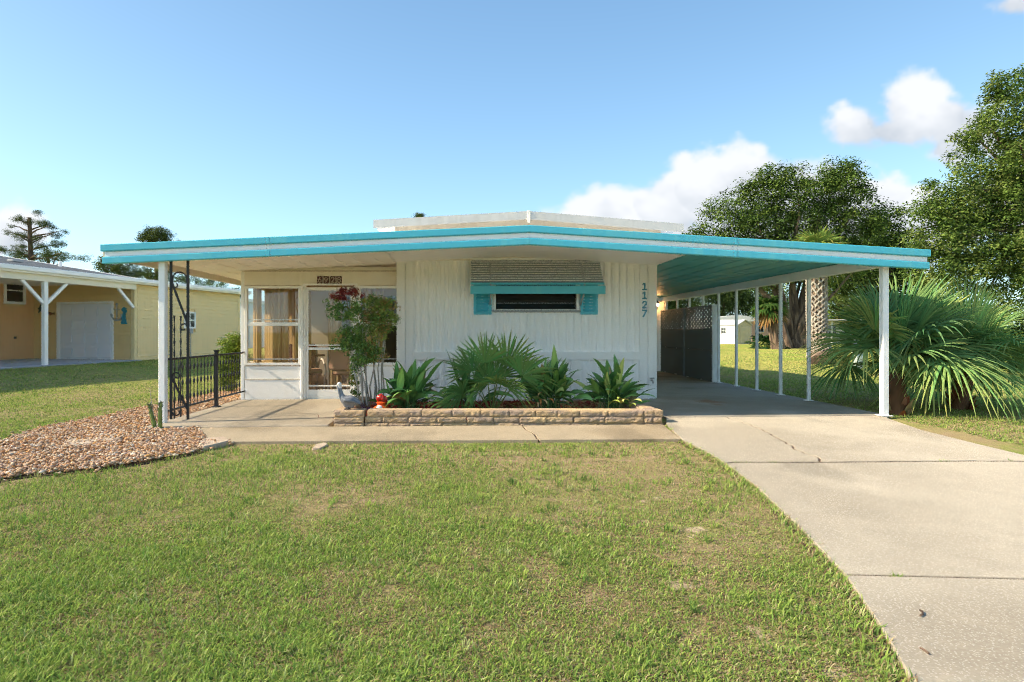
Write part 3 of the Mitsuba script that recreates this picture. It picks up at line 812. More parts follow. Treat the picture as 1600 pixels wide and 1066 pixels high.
def sash_window(name, x0, x1, z0, z1, mid, y, parent, bars=True):
    f = MB(); t = .045
    f.box(x0 - t, x1 + t, y - .03, y - .001, z1, z1 + t, .004).box(x0 - t, x1 + t, y - .03, y - .001, z0 - t, z0, .004)
    f.box(x0 - t, x0, y - .03, y - .001, z0 + .001, z1 - .001, .004).box(x1, x1 + t, y - .03, y - .001, z0 + .001, z1 - .001, .004)
    k = part(parent, name, f, 'plain_white')
    part(k, 'mid_rail', MB().box(x0 + .001, x1 - .001, y - .022, y - .002, mid - .032, mid + .032, .004).box(x0 + .001, x1 - .001, y - .014, y - .002, mid + .07, mid + .085, .003), 'plain_white')
    part(k, 'bottom_rail', MB().box(x0 + .001, x1 - .001, y - .014, y - .002, z0 + .055, z0 + .075, .003), 'grey_metal')
    for a_, b_ in ((z0 + .001, mid - .033), (mid + .033, z1 - .001)):
        part(k, 'pane', MB().add([(x0, y + .012, a_), (x1, y + .012, a_), (x1, y + .012, b_), (x0, y + .012, b_)], [[0, 1, 2, 3]]), 'glass_pane')
    return k


sash_window('window', wx[0], wx[1], zb, zt, (zm0 + zm1) / 2, YL, pw)
sash_window('window', wx[4], -1.29, lz(566.5), zt, (zm0 + zm1) / 2, YL, pw)
# screen door
dx0, dx1, dzb, dzt = lx(478.6), lx(553), lz(626), lz(449)
m = MB().box(lx(474.6), lx(478.2), YL - .03, YL + .045, -.02, lz(446), .005).box(lx(553.4), lx(558.9), YL - .03, YL + .045, -.02, lz(446), .005).box(lx(474.6), lx(558.9), YL - .04, YL - .002, lz(446.2), lz(443.5), .004)
part(pw, 'door_frame', m, 'plain_white')
m = MB(); y0, y1 = YL - .012, YL + .02
m.box(dx0, lx(482), y0, y1, dzb, dzt, .004).box(lx(548), dx1, y0, y1, dzb, dzt, .004).box(lx(482) + .001, lx(548) - .001, y0, y1, lz(454), dzt, .004)
m.box(lx(482) + .001, lx(548) - .001, y0, y1, lz(547), lz(543), .004).box(lx(482) + .001, lx(548) - .001, y0, y1, lz(540.5), lz(538.5), .003).box(lx(482) + .001, lx(548) - .001, y0, y1, dzb, lz(609), .004)
m.box(lx(482) + .001, lx(548) - .001, y0, y1 - .01, lz(604), lz(602), .003)
dr_ = part(pw, 'door', m, 'plain_white')
for a_, b_ in ((547, 609), (454, 538)):
    part(dr_, 'pane', MB().add([(lx(482), YL + .005, lz(b_)), (lx(548), YL + .005, lz(b_)), (lx(548), YL + .005, lz(a_)), (lx(482), YL + .005, lz(a_))], [[0, 1, 2, 3]]), 'glass_pane')
part(dr_, 'handle', MB().tube([(lx(550.5), YL - .013, lz(541)), (lx(550.5), YL - .05, lz(541)), (lx(550.5), YL - .05, lz(548)), (lx(550.5), YL - .013, lz(548))], .008, 6), 'grey_metal')
# number tiles
mat('tile_dark', (0.075, 0.022, 0.022), 0.3)
mat('tile_glyph', (0.50, 0.45, 0.38), 0.5)
for d, p0 in zip('6928', (495.8, 505.8, 516.0, 525.9)):
    x0, x1 = lx(p0), lx(p0 + 8.3)
    k = part(pw, 'number_tile', MB().box(x0, x1, YL - .014, YL - .001, lz(443.3), lz(431.8), .003), 'tile_dark', label=f'dark red number tile with a pale {d} above the screen door')
    t = meshkit.text_mesh(d, 0.095, 0.004)
    t.apply_translation([-t.bounds[:, 0].mean(), -t.bounds[:, 1].mean(), 0]); v = np.array(t.vertices)
    part(k, 'digit', MB().add(np.column_stack([v[:, 0] + (x0 + x1) / 2, YL - .0145 - v[:, 2], v[:, 1] + lz(437.5)]), np.array(t.faces)), 'tile_glyph')
# left side of the enclosed porch, with windows, and its room
m = MB()
m.box(XL0 - .05, XL0 - .002, YL + .062, 15.0, -.03, 0.66); m.box(XL0 - .05, XL0 - .002, YL + .062, 15.0, 2.02, 2.3)
for k in range(4):
    y = YL + .062 + k * 1.13
    m.box(XL0 - .05, XL0 - .002, y, y + (.12 if k < 3 else 1.1), 0.661, 2.019)
part(pw, 'side_wall', m, 'cream_paint')
for k in range(3):
    y = YL + .062 + k * 1.13 + .12
    part(pw, 'side_window_pane', MB().add([(XL0 - .03, y, .661), (XL0 - .03, y + 1.01, .661), (XL0 - .03, y + 1.01, 2.019), (XL0 - .03, y, 2.019)], [[0, 1, 2, 3]]), 'glass_pane')
m = MB(); m.box(XL0, XL1, 13.4, 13.45, -.0, 2.35); m.box(XL1 + .001, XL1 + .008, YL + .06, 13.39, 0, 2.35)
part(pw, 'room_wall', m, 'room_wall')
m = MB(); m.box(XL0, XL1, YL + .052, 13.39, -.03, 0.03); part(pw, 'room_floor', m, 'room_floor')
m = MB(); m.box(-3.0, -1.6, 13.36, 13.398, 0.05, 2.02); part(pw, 'sliding_door', m, 'dark_room')
# back wall of the carport (utility room)
m = MB(); m.box(3.225, 5.62, 17.0, 17.06, 0.0, 2.1); m.box(5.56, 5.62, 17.061, 20, 0, 2.1); H('utility_room_wall', m, 'cream_paint')
scene_lamp_y = 16.98
lk = H('wall_lamp', MB().box(5.31, 5.41, 16.95, 16.999, 1.90, 2.10, .006).bar((5.355, 16.95, 2.08), (5.355, 16.84, 2.12), .02).tri(trimesh.creation.cone(radius=.085, height=.09, transform=trimesh.transformations.translation_matrix([5.355, 16.84, 2.04]))), 'black_iron', label='lit black wall lamp at the back of the carport')
b = trimesh.creation.icosphere(subdivisions=2, radius=.045); b.apply_translation([5.355, 16.84, 2.0])
k = part(lk, 'bulb', b, 'plain_white', smooth=True)
scene[k]['emitter'] = {'type': 'area', 'radiance': {'type': 'rgb', 'value': [15.0, 7.5, 2.6]}}
# ================================================================== ironwork, screen, planter and what grows there
def spiral(c, r0, r1, a0, a1, n, plane='xz'):
    a = np.linspace(a0, a1, n); rr = np.linspace(r0, r1, n)
    return np.stack([c[0] + rr * np.cos(a), np.full(n, c[1]), c[2] + rr * np.sin(a)], 1)


IC = thing('iron_column', 'black wrought iron ornamental column with scrolls beside the white porch post', 'column')
yc, xa, xb = 7.74, -3.965, -3.742
ztop = float(roof_top(-3.85)) - .085
for x in (xa, xb):
    part(IC, 'upright', MB().box(x - .015, x + .015, yc - .015, yc + .015, 0.051, ztop, .004), 'black_iron')
xm = (xa + xb) / 2
sc = MB()
sc.tube(spiral((xm, yc, 1.90), .095, .095, math.radians(-20), math.radians(200), 24), .010, 6)
sc.tube(spiral((xm - .05, yc, 1.83), .05, .012, math.radians(180), math.radians(430), 24), .009, 6)
part(IC, 'scroll', sc, 'black_iron', smooth=50)
part(IC, 'diagonal_bar', MB().bar((xa + .01, yc, 1.86), (xb - .01, yc, 1.33), .022), 'black_iron')
part(IC, 'scroll', MB().tube(spiral((xb - .055, yc, 1.26), .055, .02, math.radians(60), math.radians(330), 24), .010, 6), 'black_iron', smooth=50)
sc = MB(); sc.tube(spiral((xa + .075, yc, .62), .06, .015, math.radians(200), math.radians(-160), 26), .010, 6)
part(IC, 'scroll', sc, 'black_iron', smooth=50)
part(IC, 'diagonal_bar', MB().bar((xa + .01, yc, .60), (xb - .01, yc, .19), .022), 'black_iron')
part(IC, 'scroll', MB().tube(spiral((xa + .08, yc, .15), .075, .02, math.radians(150), math.radians(380), 26), .010, 6), 'black_iron', smooth=50)

RL = thing('porch_railing', 'black wrought iron railing with beaded balusters along the left of the porch', 'railing')
xr = -4.055
gz = -.04
part(RL, 'top_rail', MB().box(xr - .022, xr + .022, 7.80, 10.36, .825, .853, .004), 'black_iron')
part(RL, 'bottom_rail', MB().box(xr - .016, xr + .016, 7.80, 10.36, .138, .162, .004), 'black_iron')
p = part(RL, 'post', MB().box(xr - .026, xr + .026, 9.30, 9.352, -.02, .90, .005), 'black_iron')
part(p, 'cap', MB().box(xr - .034, xr + .034, 9.292, 9.36, .901, .922, .006), 'black_iron')
part(p, 'foot', MB().box(xr - .06, xr + .06, 9.266, 9.386, -.035, .03, .012), 'black_iron')
zs = np.array([.162, .24, .27, .30, .33, .45, .48, .51, .54, .66, .69, .72, .75, .824])
rs = np.array([6, 6, 15, 15, 6, 6, 15, 15, 6, 6, 15, 15, 6, 6]) * .001
for y in np.arange(7.90, 10.33, .112):
    if abs(y - 9.326) < .05: continue
    part(RL, 'baluster', MB().tube(np.column_stack([np.full(14, xr), np.full(14, y), zs]), rs, 6), 'black_iron', smooth=40)
for y in (8.06, 8.24):
    z2 = np.concatenate([[-.02], np.linspace(.1, 1.34, 24), [1.43]])
    part(RL, 'tall_baluster', MB().tube(np.column_stack([np.full(26, xr - .03), np.full(26, y), z2]), np.where(np.arange(26) % 3 == 1, .015, .007), 6), 'black_iron', smooth=40, label='tall twisted iron bar rising above the railing')
part(RL, 'wall_bracket', MB().tube([(xr, 10.34, .84), (xr + .02, 10.40, .85), (xr + .06, 10.41, .85)], .012, 6).tube([(xr, 10.34, .15), (xr + .04, 10.41, .16)], .012, 6), 'black_iron')

# --- privacy screen in the carport
LS = thing('privacy_screen', 'grey plastic screen pierced with diamonds along the right side of the carport', 'screen')
xs_ = 5.47
part(LS, 'end_board', MB().box(5.40, 5.56, 13.10, 13.14, .04, 1.83, .006), 'white_paint')


def diamond_panel(y0, y1, z0, z1, ny, nz):
    """A sheet of overlapping diamond holes: bars between holes, real thickness."""
    m = MB()
    out = sbox(y0, z0, y1, z1)
    holes = []
    dy, dz = (y1 - y0) / ny, (z1 - z0) / nz
    for i in range(ny):
        for j in range(nz):
            for oy, oz in ((.25, .25), (.75, .75)):
                c = (y0 + (i + oy) * dy, z0 + (j + oz) * dz)
                h = Polygon([(c[0] - dy * .19, c[1]), (c[0], c[1] - dz * .27), (c[0] + dy * .19, c[1]), (c[0], c[1] + dz * .27)])
                holes.append(h)
    s = out.difference(unary_union(holes))
    e = trimesh.creation.extrude_polygon(s, .012, engine='earcut')
    v = np.array(e.vertices)
    return m.add(np.column_stack([xs_ - .006 + v[:, 2], v[:, 0], v[:, 1]]), np.array(e.faces))


for a_, b_ in ((13.16, 14.98), (15.03, 16.85)):
    part(LS, 'pierced_panel', diamond_panel(a_ + .03, b_ - .03, 1.28, 1.80, 9, 5), 'lattice_plastic')
    part(LS, 'solid_panel', MB().box(xs_ - .012, xs_ + .012, a_ + .02, b_ - .02, .80, 1.27, .005), 'lattice_plastic')
    part(LS, 'solid_panel', MB().box(xs_ - .012, xs_ + .012, a_ + .02, b_ - .02, .06, .785, .005), 'lattice_plastic')
    part(LS, 'top_cap', MB().box(xs_ - .02, xs_ + .02, a_, b_, 1.801, 1.83, .004), 'lattice_plastic')
    for zr in (.793, 1.275):
        part(LS, 'cross_rail', MB().box(xs_ + .0125, xs_ + .03, a_ + .02, b_ - .02, zr - .03, zr + .03, .003), 'lattice_plastic')
    for y in (a_, b_ - .02):
        part(LS, 'panel_edge', MB().box(xs_ - .014, xs_ + .014, y, y + .018, .05, 1.80, .003), 'lattice_plastic')

# --- planter edging of stone blocks
PL = thing('planter_edging', 'low planter wall of rough tan stone blocks in three courses', 'planter')
rb = np.random.default_rng(5)


def block(x0, x1, y0, y1, z0, z1):
    """A split-face block: front face pushed in and out."""
    nx, nz = max(3, int((x1 - x0) / .022)), 4
    m = MB()
    u, w_ = np.meshgrid(np.linspace(0, 1, nx + 1), np.linspace(0, 1, nz + 1), indexing='ij')
    X, Z = x0 + (x1 - x0) * u, z0 + (z1 - z0) * w_
    edge_ = np.minimum(np.minimum(u, 1 - u) * (x1 - x0), np.minimum(w_, 1 - w_) * (z1 - z0))
    off = rb.uniform(0, 99)
    Y = y0 - np.where(edge_ > 1e-6, .004 + .026 * meshkit.fbm(np.stack([X * 24 + off, Z * 34, 0 * X], -1), 3, 3), .001 + .008 * meshkit.noise(np.stack([X * 30 + off, Z * 30, 0 * X], -1), 8))
    v = np.stack([X, Y, Z], -1).reshape(-1, 3)
    i, j = np.meshgrid(np.arange(nx), np.arange(nz), indexing='ij')
    k = nz + 1
    m.add(v, np.stack([i * k + j, (i + 1) * k + j, (i + 1) * k + j + 1, i * k + j + 1], -1).reshape(-1, 4))
    m.box(x0 + .001, x1 - .001, y0 + .004, y1, z0 + .001, z1 - .001)
    return m


course = [(-.035, .044), (.046, .122), (.124, .206)]
yB0, yB1 = 7.46, 7.68
for ci, (z0, z1) in enumerate(course):
    part(PL, 'block', block(-1.745 + rb.uniform(-.004, .004), -1.365 + rb.uniform(-.008, .004), 7.44, 7.66, z0, z1), 'stone_block')
    x = -1.352 + (0.03 if ci == 2 else 0)
    first = (.30, .22, .34)[ci]
    while x < 2.12:
        L = first if first else (.36 + rb.uniform(-.04, .05)) * (1.0 if rb.random() > .3 else .86)
        first = None
        x1 = min(x + L, 2.20)
        if 2.20 - x1 < .14: x1 = 2.20
        if x < .56 < x1 and x1 - .56 > .08 and .56 - x > .08: x1 = .56
        part(PL, 'block', block(x, x1 - rb.uniform(.003, .007), yB0 + rb.uniform(-.008, .008), yB1, z0 + rb.uniform(-.002, .002), z1 + (rb.uniform(-.004, .003) if ci == 2 else 0)), 'stone_block')
        x = x1
    for q0, q1 in ((2.203, 2.31), (2.313, 2.43)):
        o = (0.012, -.002, .014)[ci]
        part(PL, 'block', block(q0, q1 + o, yB0 - .01 + rb.uniform(-.006, .006), yB1 - .02, z0, z1 - .001), 'stone_block')
    for k_ in range(4):    # side returns towards the house
        part(PL, 'block', MB().box(2.24, 2.43, yB1 + .005 + k_ * .36, yB1 + .36 + k_ * .36, z0, z1 - .002, .012), 'stone_block')
        part(PL, 'block', MB().box(-1.745, -1.56, yB1 + .005 + k_ * .36, yB1 + .36 + k_ * .36, z0, z1 - .002, .012), 'stone_block')
# red mulch: a bed of chips
BED = Polygon([(-1.55, 7.70), (2.23, 7.70), (2.23, 9.1), (2.75, 9.2), (2.75, 10.17), (-1.78, 10.17), (-1.78, 9.12), (-1.55, 9.12)])
mat('red_mulch_soil', (0.14, 0.016, 0.014), .9, .1)
mulch_z = lambda x, y: 0.012 + .03 * meshkit.noise(np.stack([np.asarray(x) * 3, np.asarray(y) * 3, np.asarray(x) * 0], -1), 2) + .09 * sstep(.9, .2, np.hypot(np.asarray(x) + 1.25, (np.asarray(y) - 8.1) * 1.2)) - .03
struct('mulch_bed', slab(BED, 0.0, .06, .005, zf=mulch_z, step=.25), 'red_mulch_soil')
n = 9000
P = scatter(BED, n, rb)
ang, tl = rb.uniform(0, 6.28, n), rb.normal(0, .45, n)
L, W = rb.uniform(.012, .04, n), rb.uniform(.004, .011, n)
dx = np.stack([np.cos(ang) * np.cos(tl), np.sin(ang) * np.cos(tl), np.sin(tl)], 1) * L[:, None]
sx = np.stack([-np.sin(ang), np.cos(ang), rb.normal(0, .5, n)], 1) * W[:, None]
cz = np.stack([P[:, 0], P[:, 1], mulch_z(P[:, 0], P[:, 1]) + .008 + np.abs(np.sin(tl)) * L * .5], 1)
V = np.stack([cz - dx - sx, cz + dx - sx, cz + dx + sx, cz - dx + sx], 1).reshape(-1, 3)
F = (np.array([[0, 1, 2], [0, 2, 3]])[None] + (np.arange(n) * 4)[:, None, None]).reshape(-1, 3)
C = np.repeat(np.array([(.20, .02, .016), (.28, .035, .022), (.13, .012, .012), (.25, .06, .035)])[rb.choice(4, n)] * rb.uniform(.7, 1.3, (n, 1)), 4, 0)
C[:] = C * (1 + .9 * np.repeat(sstep(-.9, -1.4, P[:, 0]), 4)[:, None] * np.array([1.0, 1.3, 1.0]))
alone('mulch_chips', (V, F), 'vertex_matte', 'dark red wood mulch inside the stone planter', 'mulch', color=C, kind='stuff')


# --- leaves
def strap_leaf(base, az, el0, el1, L, W, petiole=.3, fold=.25, twist=0.0, n=9, col=(.05, .1, .02), r=None):
    t = np.linspace(0, 1, n)
    el = el0 + (el1 - el0) * t ** 1.9
    d = np.stack([np.cos(el) * math.cos(az), np.cos(el) * math.sin(az), np.sin(el)], 1)
    p = np.array(base) + np.vstack([np.zeros((1, 3)), np.cumsum((d[1:] + d[:-1]) / 2, 0) * (L / (n - 1))])
    s = np.array([-math.sin(az), math.cos(az), 0.0]) * np.ones((n, 1))
    nn = np.cross(s, d)
    tw = twist * t
    s = s * np.cos(tw)[:, None] + nn * np.sin(tw)[:, None]
    nn = np.cross(s, d)
    q = np.clip((t - petiole) / (1 - petiole), 0, 1)
    w = W * np.where(q > 0, np.sin(np.pi * q ** .75) ** .8, 0) / 2 + .006 * (1 - t)
    w[-1] = .0015
    V = np.stack([p - s * w[:, None] + nn * (w * fold)[:, None], p, p + s * w[:, None] + nn * (w * fold)[:, None]], 1).reshape(-1, 3)
    i = np.arange(n - 1)[:, None] * 3
    F = np.vstack([i + np.array([0, 1, 4]), i + np.array([0, 4, 3]), i + np.array([1, 2, 5]), i + np.array([1, 5, 4])])
    C = np.array(col)[None, :] * (0.85 + .3 * t)[:, None] * np.ones((n, 3))
    C = np.repeat(C, 3, 0); C[1::3] *= 1.25
    return V, F, C


def strap_plant(name, label, pos, n, H_, spread, seed, W=.075, group='broad leaved plants in the planter', bias=0.0):
    r = np.random.default_rng(seed)
    k = thing(name, label, 'plant', group)
    for i in range(n):
        a = r.uniform(0, 2 * math.pi)
        q = (i + .5) / n                       # inner leaves upright and long, outer ones lean out
        el0 = math.radians(88 - 30 * q + r.normal(0, 8))
        el1 = math.radians(62 - 112 * q ** .7 + r.normal(0, 18))
        L = H_ * (1.0 - .28 * q) * r.uniform(.62, 1.08)
        ba = np.array([pos[0] + r.normal(0, .085), pos[1] + r.normal(0, .07), pos[2] + H_ * .08 * r.random()])
        a += bias * math.cos(a)
        tone = r.choice(6, p=[.38, .25, .19, .1, .05, .03])
        col = [(.08, .19, .05), (.11, .245, .06), (.06, .145, .045), (.18, .32, .085), (.32, .40, .12), (.28, .21, .08)][tone]
        V, F, C = strap_leaf(ba, a, el0, el1, L, W * r.uniform(.8, 1.25), r.uniform(.38, .55), .28, r.normal(0, .7), 11, np.array(col) * r.uniform(.8, 1.2))
        part(k, 'leaf', (V, F), 'waxy_leaf', smooth=True, color=C)
    return k


strap_plant('broad_leaved_plant', 'dense broad-leaved dark green plant right beside the orange garden ornament', (-.86, 8.25, 0), 110, .88, 1.0, 31, .085)
strap_plant('broad_leaved_plant', 'dark broad-leaved plant half hidden behind the left of the fan palm', (-.03, 8.55, 0), 46, .95, 1.0, 32, .085)
strap_plant('broad_leaved_plant', 'dark broad-leaved plant with a few dead orange leaves right of the fan palm', (1.13, 8.5, 0), 105, .97, 1.0, 33, .09)
strap_plant('broad_leaved_plant', 'broad-leaved plant with some pale green leaves at the right end of the planter', (2.02, 8.4, 0), 100, .86, 1.05, 34, .092)
lk = 'broad_leaved_plant_002'
r = np.random.default_rng(3)
for i in range(7):
    V, F, C = strap_leaf((1.0 + r.normal(0, .14), 8.25, r.uniform(.1, .35)), r.uniform(3.6, 5.8), math.radians(20), math.radians(-75), .22, .035, .1, .3, r.normal(0, 1), 8, [(.35, .13, .035), (.42, .27, .12)][i % 2])
    part(lk, 'dead_leaf', (V, F), 'waxy_leaf', smooth=True, color=C, label='withered orange brown leaf')
for i in range(6):
    V, F, C = strap_leaf((2.1 + r.normal(0, .12), 8.1, r.uniform(.1, .25)), r.uniform(4.0, 5.6), math.radians(40), math.radians(-40), .3, .05, .1, .3, r.normal(0, .6), 8, [(.42, .40, .13), (.30, .36, .08)][i % 2])
    part('broad_leaved_plant_003', 'pale_leaf', (V, F), 'waxy_leaf', smooth=True, color=C, label='pale yellow green leaf')


def fan(base, dirv, Lp, R, nseg, span, droop, r, col, petiole_r=.009, fold=.35, arch=.25, width=1.0, facing=None):
    """A fan palm frond: petiole, then narrow folded segments joined near the hub. Returns (petiole mesh builder, V, F, C)."""
    d = np.array(dirv, float); d /= np.linalg.norm(d)
    base = np.array(base, float)
    t = np.linspace(0, 1, 7)[:, None]
    pet = base + d * Lp * t + np.array([0, 0, -1.0]) * (arch * Lp * t ** 2)
    a = pet[-1] - pet[-2]; a /= np.linalg.norm(a)
    hub = pet[-1]
    s = np.cross(a, [0, 0, 1.0]); s /= np.linalg.norm(s) + 1e-9
    nn = np.cross(s, a)
    if facing is not None:
        nn = np.array(facing, float) - a * (np.array(facing, float) @ a); nn /= np.linalg.norm(nn); s = np.cross(nn, a)
    roll = r.normal(0, .35 if facing is None else .15)
    s, nn = s * math.cos(roll) + nn * math.sin(roll), -s * math.sin(roll) + nn * math.cos(roll)
    th = np.linspace(-span / 2, span / 2, nseg) + r.normal(0, .012, nseg)
    rr = np.array([.04, .22, .42, .60, .78, .92, 1.0])
    hw = np.tan(span / nseg / 2)
    wid = np.array([.05 * hw, .22 * hw, .40 * hw, .44 * hw * .9, .44 * hw * .62, .44 * hw * .3, .002]) * 1.12 * width
    V, F, C = [], [], []
    for i, q in enumerate(th):
        u = a * math.cos(q) + s * math.sin(q)
        side = -a * math.sin(q) + s * math.cos(q)
        up = nn + u * 0
        Ls = R * (.72 + .28 * math.cos(q * .9)) * r.uniform(.9, 1.06)
        lift = fold * abs(math.sin(q)) ** 1.5 * .5
        bend = droop * r.uniform(.6, 1.5)
        pts = hub + u * (rr * Ls)[:, None] + up * (lift * rr * Ls)[:, None] + np.array([0, 0, -1.0]) * (bend * rr ** 2.6 * Ls)[:, None] + side * (r.normal(0, .03) * rr ** 2 * Ls)[:, None]
        wv = (wid * R)[:, None]
        k = len(rr)
        V.append(np.stack([pts - side * wv, pts + up * wv * .55, pts + side * wv], 1).reshape(-1, 3))
        j = np.arange(k - 1)[:, None] * 3
        F.append(np.vstack([j + np.array([0, 1, 4]), j + np.array([0, 4, 3]), j + np.array([1, 2, 5]), j + np.array([1, 5, 4])]) + i * k * 3)
        cc = np.array(col) * r.uniform(.82, 1.18) * np.array([1 + .15 * r.normal(), 1, 1])
        tipc = cc * np.array([1.5, 1.12, 1.1])
        C.append(np.repeat(cc[None] * (1 - rr[:, None] ** 4) + tipc[None] * rr[:, None] ** 4, 3, 0))
    return MB().tube(pet, np.linspace(petiole_r * 1.4, petiole_r, 7), 6), np.vstack(V), np.vstack(F), np.clip(np.vstack(C), .005, .9)


mat('petiole_green', (0.16, 0.22, 0.05), .4)


def frond(parent, *args, **kw):
    p_, V, F, C = fan(*args, **kw)
    k = part(parent, 'frond', (V, F), 'fan_leaf', color=C)
    part(k, 'stalk', p_, 'petiole_green', smooth=50)


PM = thing('fan_palm', 'young fan palm with spiky fronds in the middle of the planter', 'palm')
r = np.random.default_rng(8)
b0 = (.30, 8.45, 0.0)
for (tx, ty, tz, R, drp, cl) in ((.20, 8.4, .86, .52, .06, 0), (.52, 8.5, .80, .62, .10, 0), (.02, 8.4, .72, .50, .12, 1), (.72, 8.35, .66, .58, .25, 0), (-.12, 8.1, .42, .48, .45, 1), (-.28, 8.0, .33, .46, .55, 1),
                              (.10, 8.05, .45, .42, .5, 1), (.5, 8.1, .50, .46, .45, 0), (.36, 8.55, .62, .50, .05, 0), (.24, 8.3, .55, .42, .1, 1), (.35, 8.0, .58, .36, .35, 1)):
    d = np.array([tx - b0[0], ty - b0[1], tz - b0[2]])
    Lp = np.linalg.norm(d)
    frond(PM, b0, d, Lp, R, 21, math.radians(155), drp, r, [(.15, .28, .075), (.10, .21, .06)][cl], petiole_r=.007, arch=.12, width=.92, facing=(0, -1, .35))

# low grassy clump
r = np.random.default_rng(9)
n = 420
V, F, C = blades(.62 + r.normal(0, .16, n), 8.0 + r.normal(0, .09, n), r.uniform(.10, .24, n), r.uniform(.006, .01, n), r.uniform(0, 6.28, n), np.abs(r.normal(.35, .3, n)), np.array([(.06, .12, .03), (.09, .15, .04)])[r.choice(2, n)], r)
alone('grassy_clump', (V, F), 'grass_blade', 'low grassy clump between the fan palm and the plant with dead leaves', 'plant', color=C)


# --- tall thin-stemmed shrubs
def leaf_cloud(centers, radii, per, size, r, pal, w=.45, flat=.75, updroop=0.0):
    n = len(centers) * per
    c = np.repeat(np.asarray(centers, float), per, 0)
    rad = np.repeat(np.broadcast_to(radii, (len(centers),)), per)
    g = r.normal(0, 1, (n, 3)); g /= np.linalg.norm(g, axis=1, keepdims=True)
    p = c + g * (rad * r.random(n) ** .5)[:, None] * np.array([1, 1, flat])
    nm = g * .55 + r.normal(0, .42, (n, 3)) + np.array([0, 0, .75]); nm /= np.linalg.norm(nm, axis=1, keepdims=True)
    d = np.cross(nm, r.normal(0, 1, (n, 3))) + np.array([0, 0, updroop]); d /= np.linalg.norm(d, axis=1, keepdims=True) + 1e-9
    s = np.cross(nm, d); s /= np.linalg.norm(s, axis=1, keepdims=True) + 1e-9
    sz = size * r.uniform(.65, 1.3, n)[:, None]
    V = np.stack([p - d * sz * .5, p + s * sz * w * .5, p + d * sz * .5, p - s * sz * w * .5], 1).reshape(-1, 3)
    F = (np.array([[0, 1, 2], [0, 2, 3]])[None] + (np.arange(n) * 4)[:, None, None]).reshape(-1, 3)
    tone = np.repeat(r.choice(len(pal), len(centers)), per)
    swap = r.random(n) < .35
    tone = np.where(swap, r.choice(len(pal), n), tone)
    col = np.array(pal)[tone] * r.uniform(.75, 1.25, (n, 1))
    return V, F, np.repeat(col, 4, 0)


def join(*parts_):
    V, F, C, o = [], [], [], 0
    for v, f, c in parts_:
        V.append(v); F.append(f + o); C.append(c); o += len(v)
    return np.vstack(V), np.vstack(F), np.vstack(C)


mat('pale_stem', mikit.proc(lambda p, n, uv: mix((.52, .48, .41), (.30, .26, .21), fbm(p.x * 30, p.y * 30, p.z * 12, 3))), .85, .2)


def blob_centers(blobs, Y, n, r, depth=.5):
    """Clump centres inside ellipsoids measured in the photo (px, py, rx, ry) at depth Y."""
    vol = np.array([b[2] * b[3] for b in blobs], float); pick = r.choice(len(blobs), n, p=vol / vol.sum())
    g = r.normal(0, 1, (n, 3)); g /= np.linalg.norm(g, axis=1, keepdims=True)
    q = r.random(n) ** .42
    out = np.zeros((n, 3))
    for i, k in enumerate(pick):
        b = blobs[k]; o = at(b[0], b[1], Y)
        sx, sz = b[2] * Y / FPX, b[3] * Y / FPX
        out[i] = o + g[i] * q[i] * np.array([sx, depth * (sx + sz), sz])
    return out


SH1 = thing('tall_shrub', 'slim shrub with a dark red top and green tiers before the screen door', 'shrub')
r = np.random.default_rng(41)
c1 = blob_centers([(545, 486, 30, 22), (520, 480, 14, 14), (552, 522, 24, 22), (540, 535, 22, 18), (565, 555, 20, 22)], 8.45, 120, r, .4)
part(SH1, 'foliage', *(lambda q: (q[:2], 'leaf', False, q[2]))(leaf_cloud(c1, .075, 26, .05, r, [(.15, .27, .07), (.10, .21, .06), (.21, .32, .08)], .38, .8, -.2)))
ct = blob_centers([(540, 456, 20, 9), (528, 463, 14, 8), (556, 458, 14, 7)], 8.45, 34, r, .4)
part(SH1, 'red_foliage', *(lambda q: (q[:2], 'leaf', False, q[2]))(leaf_cloud(ct, .06, 24, .045, r, [(.30, .05, .045), (.20, .04, .04), (.34, .10, .07)], .38, .8, .2)), label='dark red young leaves at the top')
for px0, pts in ((574, [(574, 634), (570, 600), (560, 565), (556, 540), (548, 515), (545, 490), (540, 462)]), (568, [(568, 634), (563, 590), (545, 545), (535, 510), (528, 480)])):
    part(SH1, 'stem', MB().tube([at(x, y, 8.45 + .03 * i) for i, (x, y) in enumerate(pts)], np.linspace(.014, .005, len(pts)), 6), 'pale_stem', smooth=60)
SH2 = thing('tall_shrub', 'bushy shrub on bare pale stems between the screen door and white wall', 'shrub')
c2 = blob_centers([(575, 490, 34, 27), (600, 490, 26, 28), (588, 474, 24, 14), (590, 512, 30, 20), (560, 520, 22, 18), (575, 545, 26, 20), (600, 505, 20, 18), (558, 568, 14, 16), (584, 556, 20, 12), (552, 588, 7, 14)], 8.65, 230, r, .4)
part(SH2, 'foliage', *(lambda q: (q[:2], 'leaf', False, q[2]))(leaf_cloud(c2, .085, 28, .052, r, [(.20, .32, .07), (.29, .40, .09), (.14, .25, .07), (.38, .43, .11), (.42, .26, .09)], .36, .8, -.25)))
c3 = blob_centers([(556, 608, 8, 20), (552, 620, 6, 10)], 8.55, 16, r, .4)
part(SH2, 'low_foliage', *(lambda q: (q[:2], 'leaf', False, q[2]))(leaf_cloud(c3, .05, 16, .05, r, [(.16, .21, .05), (.11, .17, .04)], .36, .8, -.4)))
